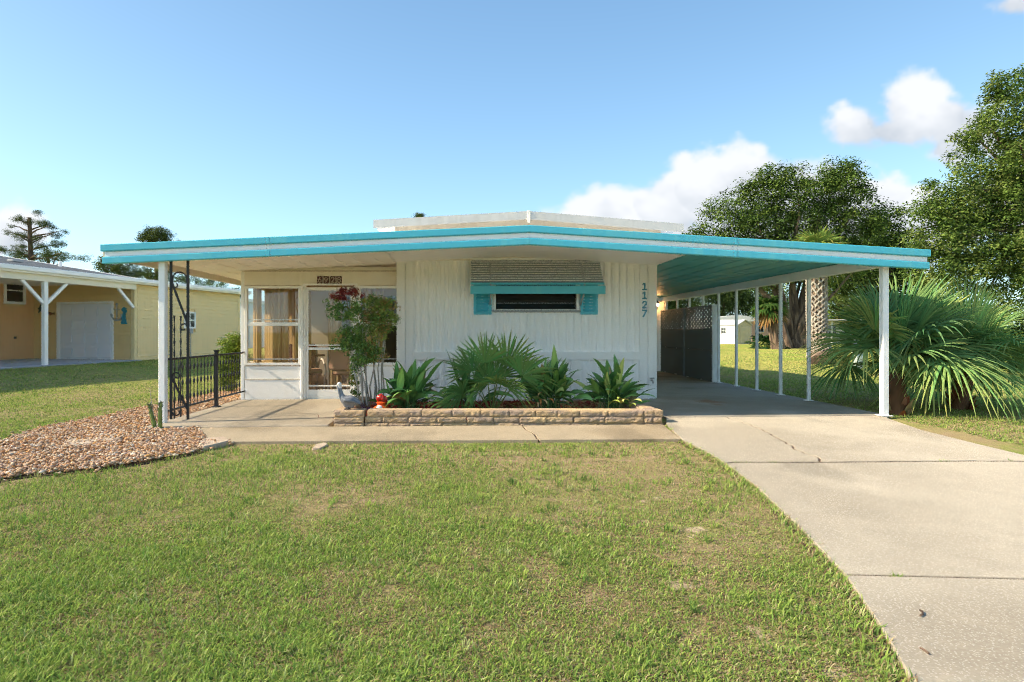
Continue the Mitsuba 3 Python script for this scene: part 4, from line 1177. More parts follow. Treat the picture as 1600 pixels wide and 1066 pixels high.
for k, (x0, x1, x2) in enumerate(((560, 556, 548), (566, 565, 566), (572, 574, 572), (577, 570, 560), (581, 582, 585), (584, 588, 592), (588, 586, 576), (590, 592, 600), (594, 596, 606), (598, 597, 600))):
    y = 8.5 + .035 * k
    pts = [at(x0, 632, y), at((x0 + x1) / 2 + r.normal(0, 1.5), 605, y), at(x1 + r.normal(0, 2), 575, y), at((x1 + x2) / 2 + r.normal(0, 2), 540, y), at(x2, 505, y)]
    part(SH2, 'stem', MB().tube(pts, np.linspace(.014, .006, 5), 6), 'pale_stem', smooth=60)

# --- purple foliage plant, pelican, orange ornament
r = np.random.default_rng(51)
pp = thing('purple_leaved_plant', 'small purple-leaved plant behind the orange garden ornament', 'plant')
for i in range(22):
    V, F, C = strap_leaf((-1.36 + r.normal(0, .04), 8.0 + r.normal(0, .04), .02), r.uniform(0, 6.28), math.radians(r.uniform(50, 85)), math.radians(r.uniform(-10, 40)), r.uniform(.16, .27), .035, .2, .3, 0, 8, (.06, .018, .06))
    part(pp, 'leaf', (V, F), 'waxy_leaf', smooth=True, color=C)
rp = thing('red_leaved_plant', 'low red grass-like plant spreading at the foot of the tall shrubs', 'plant')
V, F, C = blades(-1.40 + r.normal(0, .17, 260), 7.82 + r.normal(0, .07, 260), r.uniform(.05, .13, 260), r.uniform(.006, .012, 260), r.uniform(0, 6.28, 260), np.abs(r.normal(.9, .4, 260)), np.array([(.42, .05, .03), (.50, .12, .05), (.30, .03, .03)])[r.choice(3, 260)], r)
V[:, 2] += .07
part(rp, 'foliage', (V, F), 'grass_blade', color=C)

import manifold3d as m3


def blobby(chains, edge, it=12):
    """Chains of (point, radius): hulls of neighbouring spheres, joined and smoothed into one skin."""
    acc = None
    for ch in chains:
        for (p0, r0), (p1, r1) in zip(ch[:-1], ch[1:]):
            b = m3.Manifold.batch_hull([m3.Manifold.sphere(r0, 20).translate(list(map(float, p0))), m3.Manifold.sphere(r1, 20).translate(list(map(float, p1)))])
            acc = b if acc is None else acc + b
    acc = acc.refine_to_length(edge)
    me = acc.to_mesh()
    t = trimesh.Trimesh(me.vert_properties[:, :3], me.tri_verts, process=True)
    trimesh.smoothing.filter_taubin(t, .5, -.52, it)
    return t


PE = thing('pelican_statue', 'grey pelican statue with a white head on the left end of the planter', 'statue')
px0, py0, pz0 = -1.60, 7.56, .206
S = lambda x, z, y=0.0: (px0 + x, py0 + y, pz0 + z)
body = blobby([[(S(.17, .075), .018), (S(.12, .10), .045), (S(.05, .115), .070), (S(-.02, .115), .062), (S(-.055, .14), .045), (S(-.07, .19), .027), (S(-.085, .25), .022), (S(-.098, .30), .026), (S(-.10, .325), .033)],
               [(S(.06, .05), .035), (S(-.01, .055), .04)]], .011)
bc = np.array(body.vertices); zrel, xrel = bc[:, 2] - pz0, bc[:, 0] - px0
colb = np.where((sstep(.25, .30, zrel))[:, None] > .5, np.array([.62, .60, .58]), np.array([.17, .185, .21])) * (.8 + .4 * meshkit.noise(bc * 60, 3))[:, None]
part(PE, 'body', body, 'vertex_gloss', smooth=True, color=colb)
bill = blobby([[(S(-.125, .315, -.01), .014), (S(-.108, .24, -.022), .014), (S(-.088, .16, -.03), .011), (S(-.078, .12, -.03), .006)]], .008)
part(PE, 'bill', bill, 'vertex_gloss', smooth=True, color=np.full((len(bill.vertices), 3), .24) * np.array([1, 1.03, 1.08]))
for sgn in (-1, 1):
    wing = blobby([[(S(-.01, .125, sgn * .058), .030), (S(.06, .12, sgn * .062), .032), (S(.13, .09, sgn * .045), .014), (S(.185, .07, sgn * .03), .007)]], .01)
    part(PE, 'wing', wing, 'vertex_gloss', smooth=True, color=np.array([.12, .135, .16]) * (.75 + .5 * meshkit.noise(np.array(wing.vertices) * 90, 4))[:, None])
    part(PE, 'leg', MB().tube([S(.02, .05, sgn * .025), S(.015, .01, sgn * .028)], .009, 6).box(px0 - .03, px0 + .04, py0 + sgn * .028 - .018, py0 + sgn * .028 + .018, pz0 + .001, pz0 + .012, .004), 'dark_metal')
    e = trimesh.creation.icosphere(subdivisions=1, radius=.005); e.apply_translation(S(-.112, .33, sgn * .027)); part(PE, 'eye', e, 'dark_metal', smooth=True)

OR = thing('garden_ornament', 'small glossy orange garden ornament with a red ruffled top', 'ornament')
ox, oy, oz = -1.20, 7.83, .05
th = np.linspace(0, 1, 14)
prof = np.column_stack([np.array([.0, .07, .1, .118, .125, .12, .105, .085, .065, .055, .06, .07, .06, .0]), np.array([0, .0, .02, .05, .085, .12, .145, .16, .17, .185, .2, .215, .222, .222])])
pot = trimesh.creation.revolve(prof, sections=28); pot.apply_translation([ox, oy, oz])
mat('orange_glaze', (.60, .10, .02), .22, .6); mat('red_glaze', (.42, .025, .02), .25, .6)
part(OR, 'body', pot, 'orange_glaze', smooth=50)
ruf = MB(); rr_ = np.random.default_rng(2)
for i in range(15):
    a_ = rr_.uniform(0, 6.28); e_ = rr_.uniform(.2, 1.4)
    c_ = np.array([ox + .06 * math.cos(a_) * math.cos(e_), oy + .05 * math.sin(a_) * math.cos(e_), oz + .215 + .085 * math.sin(e_)])
    s_ = trimesh.creation.icosphere(subdivisions=1, radius=1.0); s_.apply_scale([.034, .022, .03]); s_.apply_transform(trimesh.transformations.rotation_matrix(rr_.uniform(0, 3), rr_.normal(size=3))); s_.apply_translation(c_); ruf.tri(s_)
part(OR, 'ruffled_top', ruf, 'red_glaze', smooth=True)
e_ = trimesh.creation.icosphere(subdivisions=2, radius=1.0); e_.apply_scale([.04, .02, .04]); e_.apply_translation([ox - .01, oy - .098, oz + .15]); part(OR, 'white_patch', e_, 'plain_white', smooth=True)

# --- inside the enclosed porch: curtains and furniture
scene['curtain_cloth'] = {'type': 'principledthin', 'roughness': .9, 'diff_trans': .7, 'base_color': mikit.proc(lambda p, n, uv: mix((.66, .50, .27), (.50, .36, .17), noise(p.x * 40, 1.0, 1.0) * .6 + .4 * noise(p.x * 9, p.z * .5)))}
for i, (x0, x1, y, lab) in enumerate(((-4.0, -3.83, 10.75, 'gold curtain at the left edge of the left porch window'), (-3.72, -3.36, 10.85, 'gold curtain bunched in the middle of the left porch window'),
                                      (-3.34, -2.98, 10.95, 'tan curtain behind the right side of the left porch window'), (-2.66, -2.40, 10.9, 'narrow gold curtain behind the left side of the screen door'), (-1.98, -1.62, 10.85, 'tan curtain behind the right porch window'))):
    n = 40; t = np.linspace(0, 1, n)
    xx = x0 + (x1 - x0) * t; yy = y + .035 * np.sin(t * (x1 - x0) * 62) + .01 * np.sin(t * 23)
    v = np.vstack([np.column_stack([xx, yy, np.full(n, .10)]), np.column_stack([xx, yy, np.full(n, 2.12)])])
    k = np.arange(n - 1)
    alone('curtain', (v, np.stack([k, k + 1, k + 1 + n, k + n], 1)), 'curtain_cloth', lab, 'curtain', 'curtains in the enclosed porch', smooth=True)
n = 60; t = np.linspace(0, 1, n); yy = 11.15 + 1.75 * t; xx = -3.93 + .035 * np.sin(t * 100)
v = np.vstack([np.column_stack([xx, yy, np.full(n, .10)]), np.column_stack([xx, yy, np.full(n, 2.12)])]); k = np.arange(n - 1)
alone('curtain', (v, np.stack([k, k + 1, k + 1 + n, k + n], 1)), 'curtain_cloth', 'sunlit gold curtain along the side wall at the far left inside the porch', 'curtain', 'curtains in the enclosed porch', smooth=True)
mat('chair_cushion', (.30, .17, .11), .8); mat('chair_frame', (.55, .48, .40), .5)
for (x, y, rz, lab) in ((-3.15, 11.15, .5, 'pale bentwood porch chair seen through the left window'), (-2.28, 11.0, 2.6, 'pale bentwood porch chair seen through the screen door')):
    kc = thing('porch_chair', lab, 'chair', 'chairs in the enclosed porch')
    R = np.array([[math.cos(rz), -math.sin(rz), 0], [math.sin(rz), math.cos(rz), 0], [0, 0, 1]])
    fr = lambda v, x=x, y=y, R=R: v @ R.T + np.array([x, y, .03])
    part(kc, 'seat_cushion', MB(fr).box(-.26, .26, -.25, .25, .38, .48, .04), 'chair_cushion')
    part(kc, 'back_cushion', MB(fr).box(-.25, .25, .20, .30, .48, .95, .04), 'chair_cushion')
    for s_ in (-1, 1):
        a_ = np.linspace(-.3, math.pi * .95, 14)
        part(kc, 'arm', MB(fr).tube(np.column_stack([np.full(14, s_ * .30), -.02 + .30 * np.cos(math.pi - a_), .38 + .28 * np.sin(a_)]), .02, 8), 'chair_frame', smooth=60)
        part(kc, 'leg', MB(fr).tube([(s_ * .28, -.25, .0), (s_ * .30, -.27, .38)], .018, 6), 'chair_frame')
        part(kc, 'leg', MB(fr).tube([(s_ * .28, .27, .0), (s_ * .28, .29, .9)], .018, 6), 'chair_frame')
kt = thing('porch_table', 'round table with a dark cloth inside the enclosed porch', 'table')
c_ = trimesh.creation.cylinder(radius=.42, height=.03, sections=32); c_.apply_translation([-3.35, 11.7, .74]); part(kt, 'top', c_, 'chair_cushion', smooth=40)
c_ = trimesh.creation.cone(radius=.40, height=.9, sections=24); c_.apply_translation([-3.35, 11.7, .03]); part(kt, 'pedestal', MB().tube([(-3.35, 11.7, .03), (-3.35, 11.7, .72)], .05, 10).tube([(-3.35, 11.7, .035), (-3.35, 11.7, .07)], [.25, .2], 16), 'chair_frame', smooth=40)

# --- flat stones in the gravel and the two upright succulents by the post
rr_ = np.random.default_rng(77)
mat('flagstone', mikit.proc(lambda p, n, uv: mix((.46, .38, .29), (.36, .27, .20), fbm(p.x * 9, p.y * 9, 0, 3)) * (.85 + .3 * noise(p.x * 110, p.y * 110))), .9, .15)
for pts, lab in (([(140, 690), (158, 684), (190, 684), (193, 690), (178, 695), (150, 695)], 'pale flat stepping stone in the middle of the gravel'), ([(98, 700), (112, 693), (140, 691), (150, 696), (142, 701), (110, 704)], 'half buried reddish stepping stone left of the pale one'),
                 ([(311, 701), (322, 692), (350, 690), (358, 696), (340, 701), (318, 706)], 'broken concrete piece at the left end of the walkway'), ([(488, 704), (494, 697), (508, 694), (512, 697), (500, 703)], 'small flat stone sunk in the turf edge')):
    g = gpoly(pts).buffer(-.01).buffer(.02)
    alone('stepping_stone', slab(g, .055 if 'turf' not in lab else .02, .07, .012), 'flagstone', lab, 'stone', 'flat stones by the walkway')
for pts, lab in (([(243, 673), (240, 660), (236, 645), (233, 632)], 'leaning spiny upright succulent left of the porch post'), ([(251, 673), (250, 655), (250, 640), (252, 628)], 'straight spiny upright succulent touching the porch post')):
    k = thing('upright_succulent', lab, 'plant', 'upright succulents by the porch post')
    P_ = [at(x, y, 7.33) for x, y in pts]
    st = MB().tube(P_, [.022, .026, .022, .008], 7); V, F, C = [], [], []
    part(k, 'stem', st, 'petiole_green', smooth=60)
    sp = MB()
    for i in range(120):
        q = rr_.random() * 2.9; j = int(q); c_ = P_[j] + (P_[j + 1] - P_[j]) * (q - j)
        d = rr_.normal(0, 1, 3); d[2] = abs(d[2]) * .6; d /= np.linalg.norm(d)
        v, f, cc = strap_leaf(c_, math.atan2(d[1], d[0]), math.asin(d[2]) + .3, math.asin(d[2]) + .5, .055, .012, .05, .2, 0, 4, (.13, .17, .10)); V.append(v); F.append(f + 12 * i); C.append(cc)
    part(k, 'leaves', (np.vstack(V), np.vstack(F)), 'waxy_leaf', color=np.vstack(C), kind='stuff')
alone('dry_stalk', MB().tube([at(240, 650, 7.33), at(237, 630, 7.35), at(234, 607, 7.37)], [.005, .004, .002], 5), 'pale_stem', 'thin bare stalk rising from the gravel by the succulents', 'stalk')
for pts, lab in (([(1437, 967), (1441, 969), (1442, 973), (1438, 976)], 'curled dark twig lying on the driveway'), ([(1438, 1028), (1444, 1031), (1451, 1037)], 'short dark twig lying on the driveway nearest the camera')):
    P_ = [on_ground(*q) + np.array([0, 0, .037]) for q in pts]
    alone('twig', MB().tube(P_, .004, 5), 'pine_bark', lab, 'twig')
# ================================================================== the yellow house next door
NB = thing('yellow_house', 'yellow clapboard house with a grey shingle roof and white gutter on the left', 'house')
C0 = np.array([-11.5, 20.0, 0.26])
U_, N_ = (0.969, -0.248), (-0.248, -0.969)
nf = frame((C0[0], C0[1], 0.0), U_, N_)


def NP(name, m, mt, parent=None, **k):
    return part(parent or NB, name, m, mt, **k)


def siding(fr, u0, u1, z0, z1, holes=(), p=.145):
    """Clapboards in the plane n = 0 of fr, cut around holes (u0, u1, z0, z1)."""
    m = MB(fr)
    for i in range(int(math.ceil((z1 - z0) / p))):
        a, b = z0 + i * p, min(z0 + (i + 1) * p, z1)
        cuts = [(u0, u1)]
        for h in holes:
            if h[2] < b and h[3] > a:
                cuts = [q for c in cuts for q in ((c[0], min(c[1], h[0])), (max(c[0], h[1]), c[1])) if q[1] - q[0] > .001]
        for c0, c1 in cuts:
            m.add([(c0, .045, a), (c1, .045, a), (c1, .003, b), (c0, .003, b), (c0, 0, a), (c1, 0, a)], [[0, 1, 2], [0, 2, 3], [4, 5, 1], [4, 1, 0]])
    return m


z0 = .24
side = lambda u0: frame((C0[0] + U_[0] * u0, C0[1] + U_[1] * u0, 0), (-N_[0], -N_[1]), U_)
core = MB(nf)
core.box(-4.36, -.002, -5.64, -.002, z0, 2.85)
core.box(-12, -4.395, -.6, 13.0, z0, 3.55)
NP('core_wall', core, 'shaded_yellow_siding')
# garage wall
hole = (-3.26, -.83, z0, 2.24)
NP('siding', siding(nf, -4.38, -.11, z0, 2.95, [hole]), 'shaded_yellow_siding', kind='stuff', label='clapboards of the garage wall, carport shade put into their colour')
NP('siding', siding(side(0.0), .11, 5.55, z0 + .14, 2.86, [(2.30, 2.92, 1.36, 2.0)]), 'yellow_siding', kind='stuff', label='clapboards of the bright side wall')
NP('siding', siding(frame((C0[0] - U_[0] * 4.38, C0[1] - U_[1] * 4.38, 0), N_, U_), 0.0, 9.0, z0, 3.5, [(.40, 1.02, 2.2, 3.1)]), 'deep_shade_yellow_siding', kind='stuff', label='clapboards of the inner wall, deep carport shade put into their colour')
NP('base_strip', MB(nf).box(.0, .03, -5.6, -.05, z0 - .1, z0 + .135), 'yellow_siding')
NP('corner_board', MB(nf).box(-.105, .036, -.1, .036, z0 - .05, 2.86, .006), 'yellow_siding')
NP('corner_board', MB(nf).box(-.05, .034, -5.68, -5.56, z0, 2.86, .006), 'yellow_siding')
# garage door: 4 x 4 raised panels
gd = NP('garage_door', MB(nf).box(-3.14, -.905, .002, .02, z0 + .01, 2.20), 'garage_door')
for i in range(4):
    for j in range(4):
        u0, u1 = -3.13 + i * .5575, -3.13 + (i + 1) * .5575
        a, b = z0 + .02 + j * .485, z0 + .02 + (j + 1) * .485
        m = MB(nf)
        m.box(u0 + .0, u1 - .0, .021, .030, a + .006, b - .006)
        m.box(u0 + .05, u1 - .05, .031, .062, a + .08, b - .08, .028)
        part(gd, 'panel', m, 'garage_door')
part(gd, 'handle', MB(nf).box(-1.10, -1.05, .049, .08, 1.45, 1.48, .004), 'plain_white')
NP('door_jamb', MB(nf).box(-3.29, -3.145, .002, .06, z0, 2.21, .006), 'plain_white')
NP('door_jamb', MB(nf).box(-.90, -.83, .002, .05, z0, 2.21, .006), 'plain_white')
NP('door_head', MB(nf).box(-3.29, -.83, .002, .055, 2.212, 2.28, .006), 'plain_white')


def small_window(fr, u0, u1, a, b, parent, mt='plain_white', cols=2, rows=2, t=.06):
    f = MB(fr)
    f.box(u0 - t, u1 + t, .0, .05, b, b + t, .005).box(u0 - t, u1 + t, .0, .05, a - t, a, .005).box(u0 - t, u0, .0, .05, a, b, .005).box(u1, u1 + t, .0, .05, a, b, .005)
    k = part(parent, 'window', f, mt)
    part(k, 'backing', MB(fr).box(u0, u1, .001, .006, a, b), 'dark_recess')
    g = MB(fr)
    for i in range(1, cols): c = u0 + (u1 - u0) * i / cols; g.box(c - .014, c + .014, .021, .04, a, b)
    for j in range(1, rows): c = a + (b - a) * j / rows; g.box(u0, u1, .02, .042, c - .018, c + .018)
    if cols > 1 or rows > 1: part(k, 'glazing_bar', g, mt)
    part(k, 'pane', MB(fr).add([(u0, .016, a), (u1, .016, a), (u1, .016, b), (u0, .016, b)], [[0, 1, 2, 3]]), 'glass_pane')
    return k


small_window(side(.02), 2.36, 2.86, 1.42, 1.94, NB)
small_window(frame((C0[0] - U_[0] * 4.36, C0[1] - U_[1] * 4.36, 0), N_, U_), .42, 1.0, 2.28, 3.04, NB, cols=1, t=.09)
NP('vent', MB(frame((C0[0] - U_[0] * 4.36, C0[1] - U_[1] * 4.36, 0), N_, U_)).box(.66, .74, .0, .04, .98, 1.06, .01), 'dark_metal')
NP('utility_pipe', MB(nf).tube([(.07, -2.62, z0 - .1), (.07, -2.62, 1.15)], .018, 6).box(.04, .13, -2.7, -2.54, 1.16, 1.36, .01), 'grey_metal')
# main roof, flat rear roof, gutters, beam, post, braces
m = MB(nf)
ru0, ru1, rz0, rz1 = .30, -6.3, 3.0, 4.05
for (ua, za, ub, zb) in ((ru0, rz0, ru1, rz1), (ru1, rz1, -13, rz0)):
    m.add([(ua, -.25, za), (ua, 13.5, za), (ub, 13.5, zb), (ub, -.25, zb), (ua, -.25, za - .08), (ua, 13.5, za - .08), (ub, 13.5, zb - .08), (ub, -.25, zb - .08)],
          [[0, 1, 2], [0, 2, 3], [4, 6, 5], [4, 7, 6], [0, 4, 5], [0, 5, 1], [3, 2, 6], [3, 6, 7], [0, 3, 7], [0, 7, 4]])
rk = NP('roof', m, 'shingle')
tl = MB(nf)
for j in range(int((ru0 - ru1) / .14)):       # courses of shingles, each edge a little proud
    a = ru0 - j * .14; f_ = (rz1 - rz0) / (ru0 - ru1)
    za = rz0 + (ru0 - a) * f_
    tl.add([(a, -.26, za + .012), (a, 13.5, za + .012), (a - .14, 13.5, za + .14 * f_ + .003), (a - .14, -.26, za + .14 * f_ + .003), (a, -.26, za), (a, 13.5, za)], [[0, 1, 2], [0, 2, 3], [4, 5, 1], [4, 1, 0]])
part(rk, 'shingle_courses', tl, 'shingle', kind='stuff')
part(rk, 'roof_vent', MB(nf).box(-2.1, -1.85, 2.35, 2.7, 3.37, 3.44, .02), 'grey_metal')
part(rk, 'vent_pipe', MB(nf).tube([(-2.6, .5, 3.42), (-2.6, .5, 3.66)], .05, 8), 'plain_white')
part(rk, 'rake_board', MB(nf).add([(u, n_, z + dz) for u, z in ((.3, 3.0), (-6.3, 4.05)) for n_ in (-.29, -.262) for dz in (-.12, .02)], BOXF), 'plain_white')
NP('rear_roof', MB(nf).box(-5, .29, -5.95, -.30, 2.90, 3.0), 'grey_metal')
NP('gutter', MB(nf).box(.30, .40, -6.0, 13.6, 2.89, 3.02, .012), 'plain_white')
NP('fascia', MB(nf).box(.26, .298, -6.0, 13.6, 2.84, 2.995), 'plain_white')
NP('carport_beam', MB(nf).box(.02, .13, .04, 13.0, 2.66, 2.86, .006), 'cream_paint')
NP('carport_ceiling', MB(nf).box(-4.39, .255, .03, 13.4, 2.865, 2.90), 'cream_paint')
NP('carport_post', MB(nf).box(.015, .135, 3.21, 3.33, .2, 2.655, .006), 'plain_white')
for n0, s_ in ((3.27, -1), (3.27, 1), (.06, 1)):
    NP('brace', MB(nf).bar((.075, n0 + s_ * .06, 2.05), (.075, n0 + s_ * .68, 2.66), .07, .08), 'plain_white')
mat('blue_grey_concrete', mikit.proc(lambda p, n, uv: mix((.36, .38, .42), (.28, .30, .33), fbm(p.x * 2, p.y * 2, 0, 3))), .7)
NP('carport_floor', MB(nf).box(-4.4, .33, .03, 13.0, .15, .27), 'blue_grey_concrete')
# ornaments hung on the garage wall
OG = 'ornaments on the garage wall'
m = MB(nf)
m.tube([(-.68, .05, 1.62), (-.68, .05, 2.12)], .018, 6)
a_ = np.linspace(math.radians(200), math.radians(340), 16)
m.tube(np.column_stack([-.68 + .22 * np.cos(a_), np.full(16, .05), 1.84 + .22 * np.sin(a_)]), .025, 6)
m.tube([(-.80, .05, 2.0), (-.56, .05, 2.0)], .016, 6); m.tri(trimesh.creation.icosphere(subdivisions=1, radius=.045).apply_translation([-.68, .05, 2.17]))
for s_ in (-1, 1): m.tri(trimesh.creation.icosphere(subdivisions=1, radius=.05).apply_translation([-.68 + s_ * .21, .05, 1.80]))
alone('wall_ornament', m, 'grey_metal', 'grey anchor-shaped ornament right of the garage door', 'ornament', OG, smooth=40)
mat('teal_glaze', (.03, .22, .30), .35)
m = MB(nf)
prof = [(-.10, 1.50), (.10, 1.50), (.06, 1.68), (.03, 1.80), (.10, 1.92), (.08, 2.03), (.0, 2.06), (-.08, 2.0), (-.05, 1.92), (.02, 1.93), (-.03, 1.84), (-.06, 1.70)]
e_ = trimesh.creation.extrude_polygon(Polygon(prof).buffer(.012).buffer(-.004), .05, engine='earcut'); v = np.array(e_.vertices)
m.add(np.column_stack([v[:, 0] - .38, .026 + v[:, 2], v[:, 1]]), np.array(e_.faces))
alone('wall_ornament', m, 'teal_glaze', 'teal blue figure-shaped ornament near the corner of the garage wall', 'ornament', OG)
mat('dark_green_glaze', (.05, .09, .08), .5); mat('rust_brown', (.18, .08, .035), .6)
st_ = [( (.17 if i % 2 == 0 else .06) * math.cos(math.pi / 2 + i * math.pi / 5), (.17 if i % 2 == 0 else .06) * math.sin(math.pi / 2 + i * math.pi / 5)) for i in range(10)]
e_ = trimesh.creation.extrude_polygon(Polygon(st_), .03, engine='earcut'); v = np.array(e_.vertices)
alone('wall_ornament', MB(nf).add(np.column_stack([v[:, 0] - 4.02, .028 + v[:, 2], v[:, 1] + 2.04]), np.array(e_.faces)), 'dark_green_glaze', 'dark green star-shaped ornament left of the white carport post', 'ornament', OG)
m = MB(nf); m.tri(trimesh.creation.icosphere(subdivisions=2, radius=1).apply_scale([.14, .03, .06]).apply_translation([-3.60, .06, 1.87])); m.add([(-3.46, .06, 1.87), (-3.36, .06, 1.82), (-3.36, .06, 1.94), (-3.46, .075, 1.87)], [[0, 1, 2], [3, 2, 1]])
alone('wall_ornament', m, 'rust_brown', 'brown fish-shaped ornament just right of the white carport post', 'ornament', OG)

# ================================================================== houses far behind
mat('far_white', (.74, .74, .72), .6); mat('far_cream', (.60, .54, .36), .6); mat('far_pink', (.55, .36, .28), .6); mat('far_roof', (.50, .50, .51), .6); mat('pale_blue', (.50, .60, .66), .6)
SHD = thing('garden_shed', 'small white garden shed with a cream gable end across the back lawn', 'shed')
sf = frame((27.3, 60, -.02), (.87, .5), (.5, -.87))
m = MB(sf); m.box(0, 2.2, -3.6, -.001, 0, 2.0); part(SHD, 'wall', m, 'far_white')
part(SHD, 'gable_wall', MB(sf).add([(.02, .012, .05), (2.18, .012, .05), (2.18, .012, 2.0), (1.1, .012, 2.48), (.02, .012, 2.0)], [[0, 1, 2], [0, 2, 4], [2, 3, 4]]), 'far_cream')
dg_ = part(SHD, 'door', MB(sf).box(.35, 1.85, .014, .04, .08, 1.85), 'far_cream')
for k in range(12): part(dg_, 'slat', MB(sf).box(.37, 1.83, .041, .05, .1 + k * .144, .1 + k * .144 + .135), 'far_cream')
m = MB(sf)
for ua, ub in ((-.12, 1.1), (1.1, 2.32)):
    za, zb_ = (1.97, 2.52) if ua < 0 else (2.52, 1.97)
    m.add([(u, n_, z + dz) for u, z in ((ua, za), (ub, zb_)) for n_ in (-3.7, .15) for dz in (0, .07)], BOXF)
part(SHD, 'roof', m, 'far_roof')
small_window(frame((27.3, 60, -.02), (.5, -.87), (-.87, -.5)), -1.9, -1.35, 1.15, 1.75, SHD, cols=2)
CT = thing('far_cottage', 'long low white and pink house behind the garden shed', 'house')
m = MB(); m.box(30.5, 38.2, 75.2, 82, -.1, 2.7); part(CT, 'wall', m, 'far_white')
part(CT, 'wall', MB().box(36.0, 38.15, 75.1, 75.19, -.1, 2.69), 'far_pink', label='pinkish brown end wall')
part(CT, 'roof', MB().prism_y([(30, 2.65), (38.7, 2.65), (38.7, 2.8), (34.3, 3.45), (30, 3.1)], 74.7, 82.5), 'far_white')
fw = frame((0, 75.09, 0), (1, 0), (0, -1)); small_window(fw, 36.7, 37.5, 1.3, 2.6, CT, cols=1)
FM = thing('far_mobile_home', 'low white mobile home with a porch roof on white posts far behind the palm trunk', 'house')
part(FM, 'wall', MB().box(34.0, 41.5, 60.5, 66, -.1, 2.35), 'far_white')
part(FM, 'roof', MB().box(33.6, 42, 58.0, 66.4, 2.36, 2.55, .03), 'far_roof')
for k, x in enumerate((34.0, 35.9, 37.8, 39.7)): part(FM, 'post', MB().box(x, x + .12, 58.3, 58.42, -.1, 2.355), 'far_white')
f2 = frame((0, 60.49, 0), (1, 0), (0, -1))
for x in (34.8, 36.6, 38.6): small_window(f2, x, x + 1.1, .9, 1.9, FM, cols=1)
part(FM, 'porch_rail', MB().box(36.1, 41.6, 58.32, 58.4, .85, .93).box(36.1, 41.6, 58.32, 58.4, .45, .5), 'far_white')
FB = thing('far_building', 'pale blue and white building glimpsed between the yellow house and the porch', 'house')
part(FB, 'wall', MB().box(-16, -13.2, 34.5, 40, 0, 3.0), 'pale_blue')
part(FB, 'roof', MB().box(-16.2, -13.0, 34.2, 40.2, 3.001, 3.18), 'far_white')
part(FB, 'corner_board', MB().box(-13.55, -13.18, 34.38, 34.499, 0, 3.0), 'far_white')
small_window(frame((0, 34.49, 0), (1, 0), (0, -1)), -14.15, -13.7, 1.2, 2.4, FB, cols=1)
UB = thing('utility_pedestal', 'pale green utility pedestal standing in the grass behind the fan palm', 'utility box')
mat('pale_green', (.42, .50, .44), .5)
up = on_ground(1341, 576)
part(UB, 'box', MB().box(up[0] - .12, up[0] + .12, up[1] - .1, up[1] + .1, -.02, .52, .02), 'pale_green')
part(UB, 'lid', MB().box(up[0] - .14, up[0] + .14, up[1] - .12, up[1] + .12, .521, .60, .03), 'pale_green')

# ================================================================== palms
r = np.random.default_rng(61)
GP = [(.18, .34, .12), (.24, .41, .13), (.14, .28, .12), (.32, .46, .15)]


def big_palmetto(label, base, crown, n, seed, bias, Rm, Lm, group):
    r = np.random.default_rng(seed)
    k = thing('fan_palm', label, 'palm', group)
    st = blobby([[(np.array(base), .10), (np.array(base) * .5 + np.array(crown) * .5, .13), (np.array(crown), .10)]], .03, 4)
    part(k, 'trunk', st, 'rust_brown', smooth=True)
    b_ = np.array(base)
    for i in range(16):       # old red-brown leaf boots
        a = r.uniform(0, 6.28); h = r.uniform(.0, .45)
        c_ = b_ + (np.array(crown) - b_) * h + np.array([math.cos(a), math.sin(a), 0]) * .10
        V, F, C = strap_leaf(c_, a, math.radians(r.uniform(55, 80)), math.radians(r.uniform(20, 60)), r.uniform(.14, .26), .085, .0, .35, 0, 6, [(.24, .075, .03), (.30, .14, .07), (.34, .25, .12)][i % 3])
        part(k, 'leaf_boot', (V, F), 'vertex_matte', smooth=True, color=C)
    for i in range(n):
        q = (i + .5) / n
        a = i * 2.39996 + r.normal(0, .25)
        el = math.radians(87 - 62 * q ** 1.1 + r.normal(0, 6))
        d = np.array([math.cos(a) * math.cos(el), math.sin(a) * math.cos(el), math.sin(el)]) + np.array(bias) * .5
        frond(k, np.array(crown) + np.array([math.cos(a), math.sin(a), 0]) * .05, d, Lm * r.uniform(.75, 1.2), Rm * r.uniform(.8, 1.12), 40, math.radians(r.uniform(190, 240)), .07 + .5 * q * r.uniform(.6, 1.3), r,
              np.array(GP[r.choice(4, p=[.4, .25, .2, .15])]), petiole_r=.011, arch=.15 + .25 * q, width=.8)
    return k


big_palmetto('big sprawling fan palm with a red-brown stump right behind the front carport post', (5.90, 8.12, .0), (6.35, 8.75, .55), 30, 71, (.38, .22, .35), .95, .86, 'fan palms beside the carport')
big_palmetto('drooping yellow-green fan palm at the right edge of the picture', (7.25, 8.7, .0), (7.5, 8.9, .62), 26, 72, (.0, -.1, .1), .92, .72, 'fan palms beside the carport')
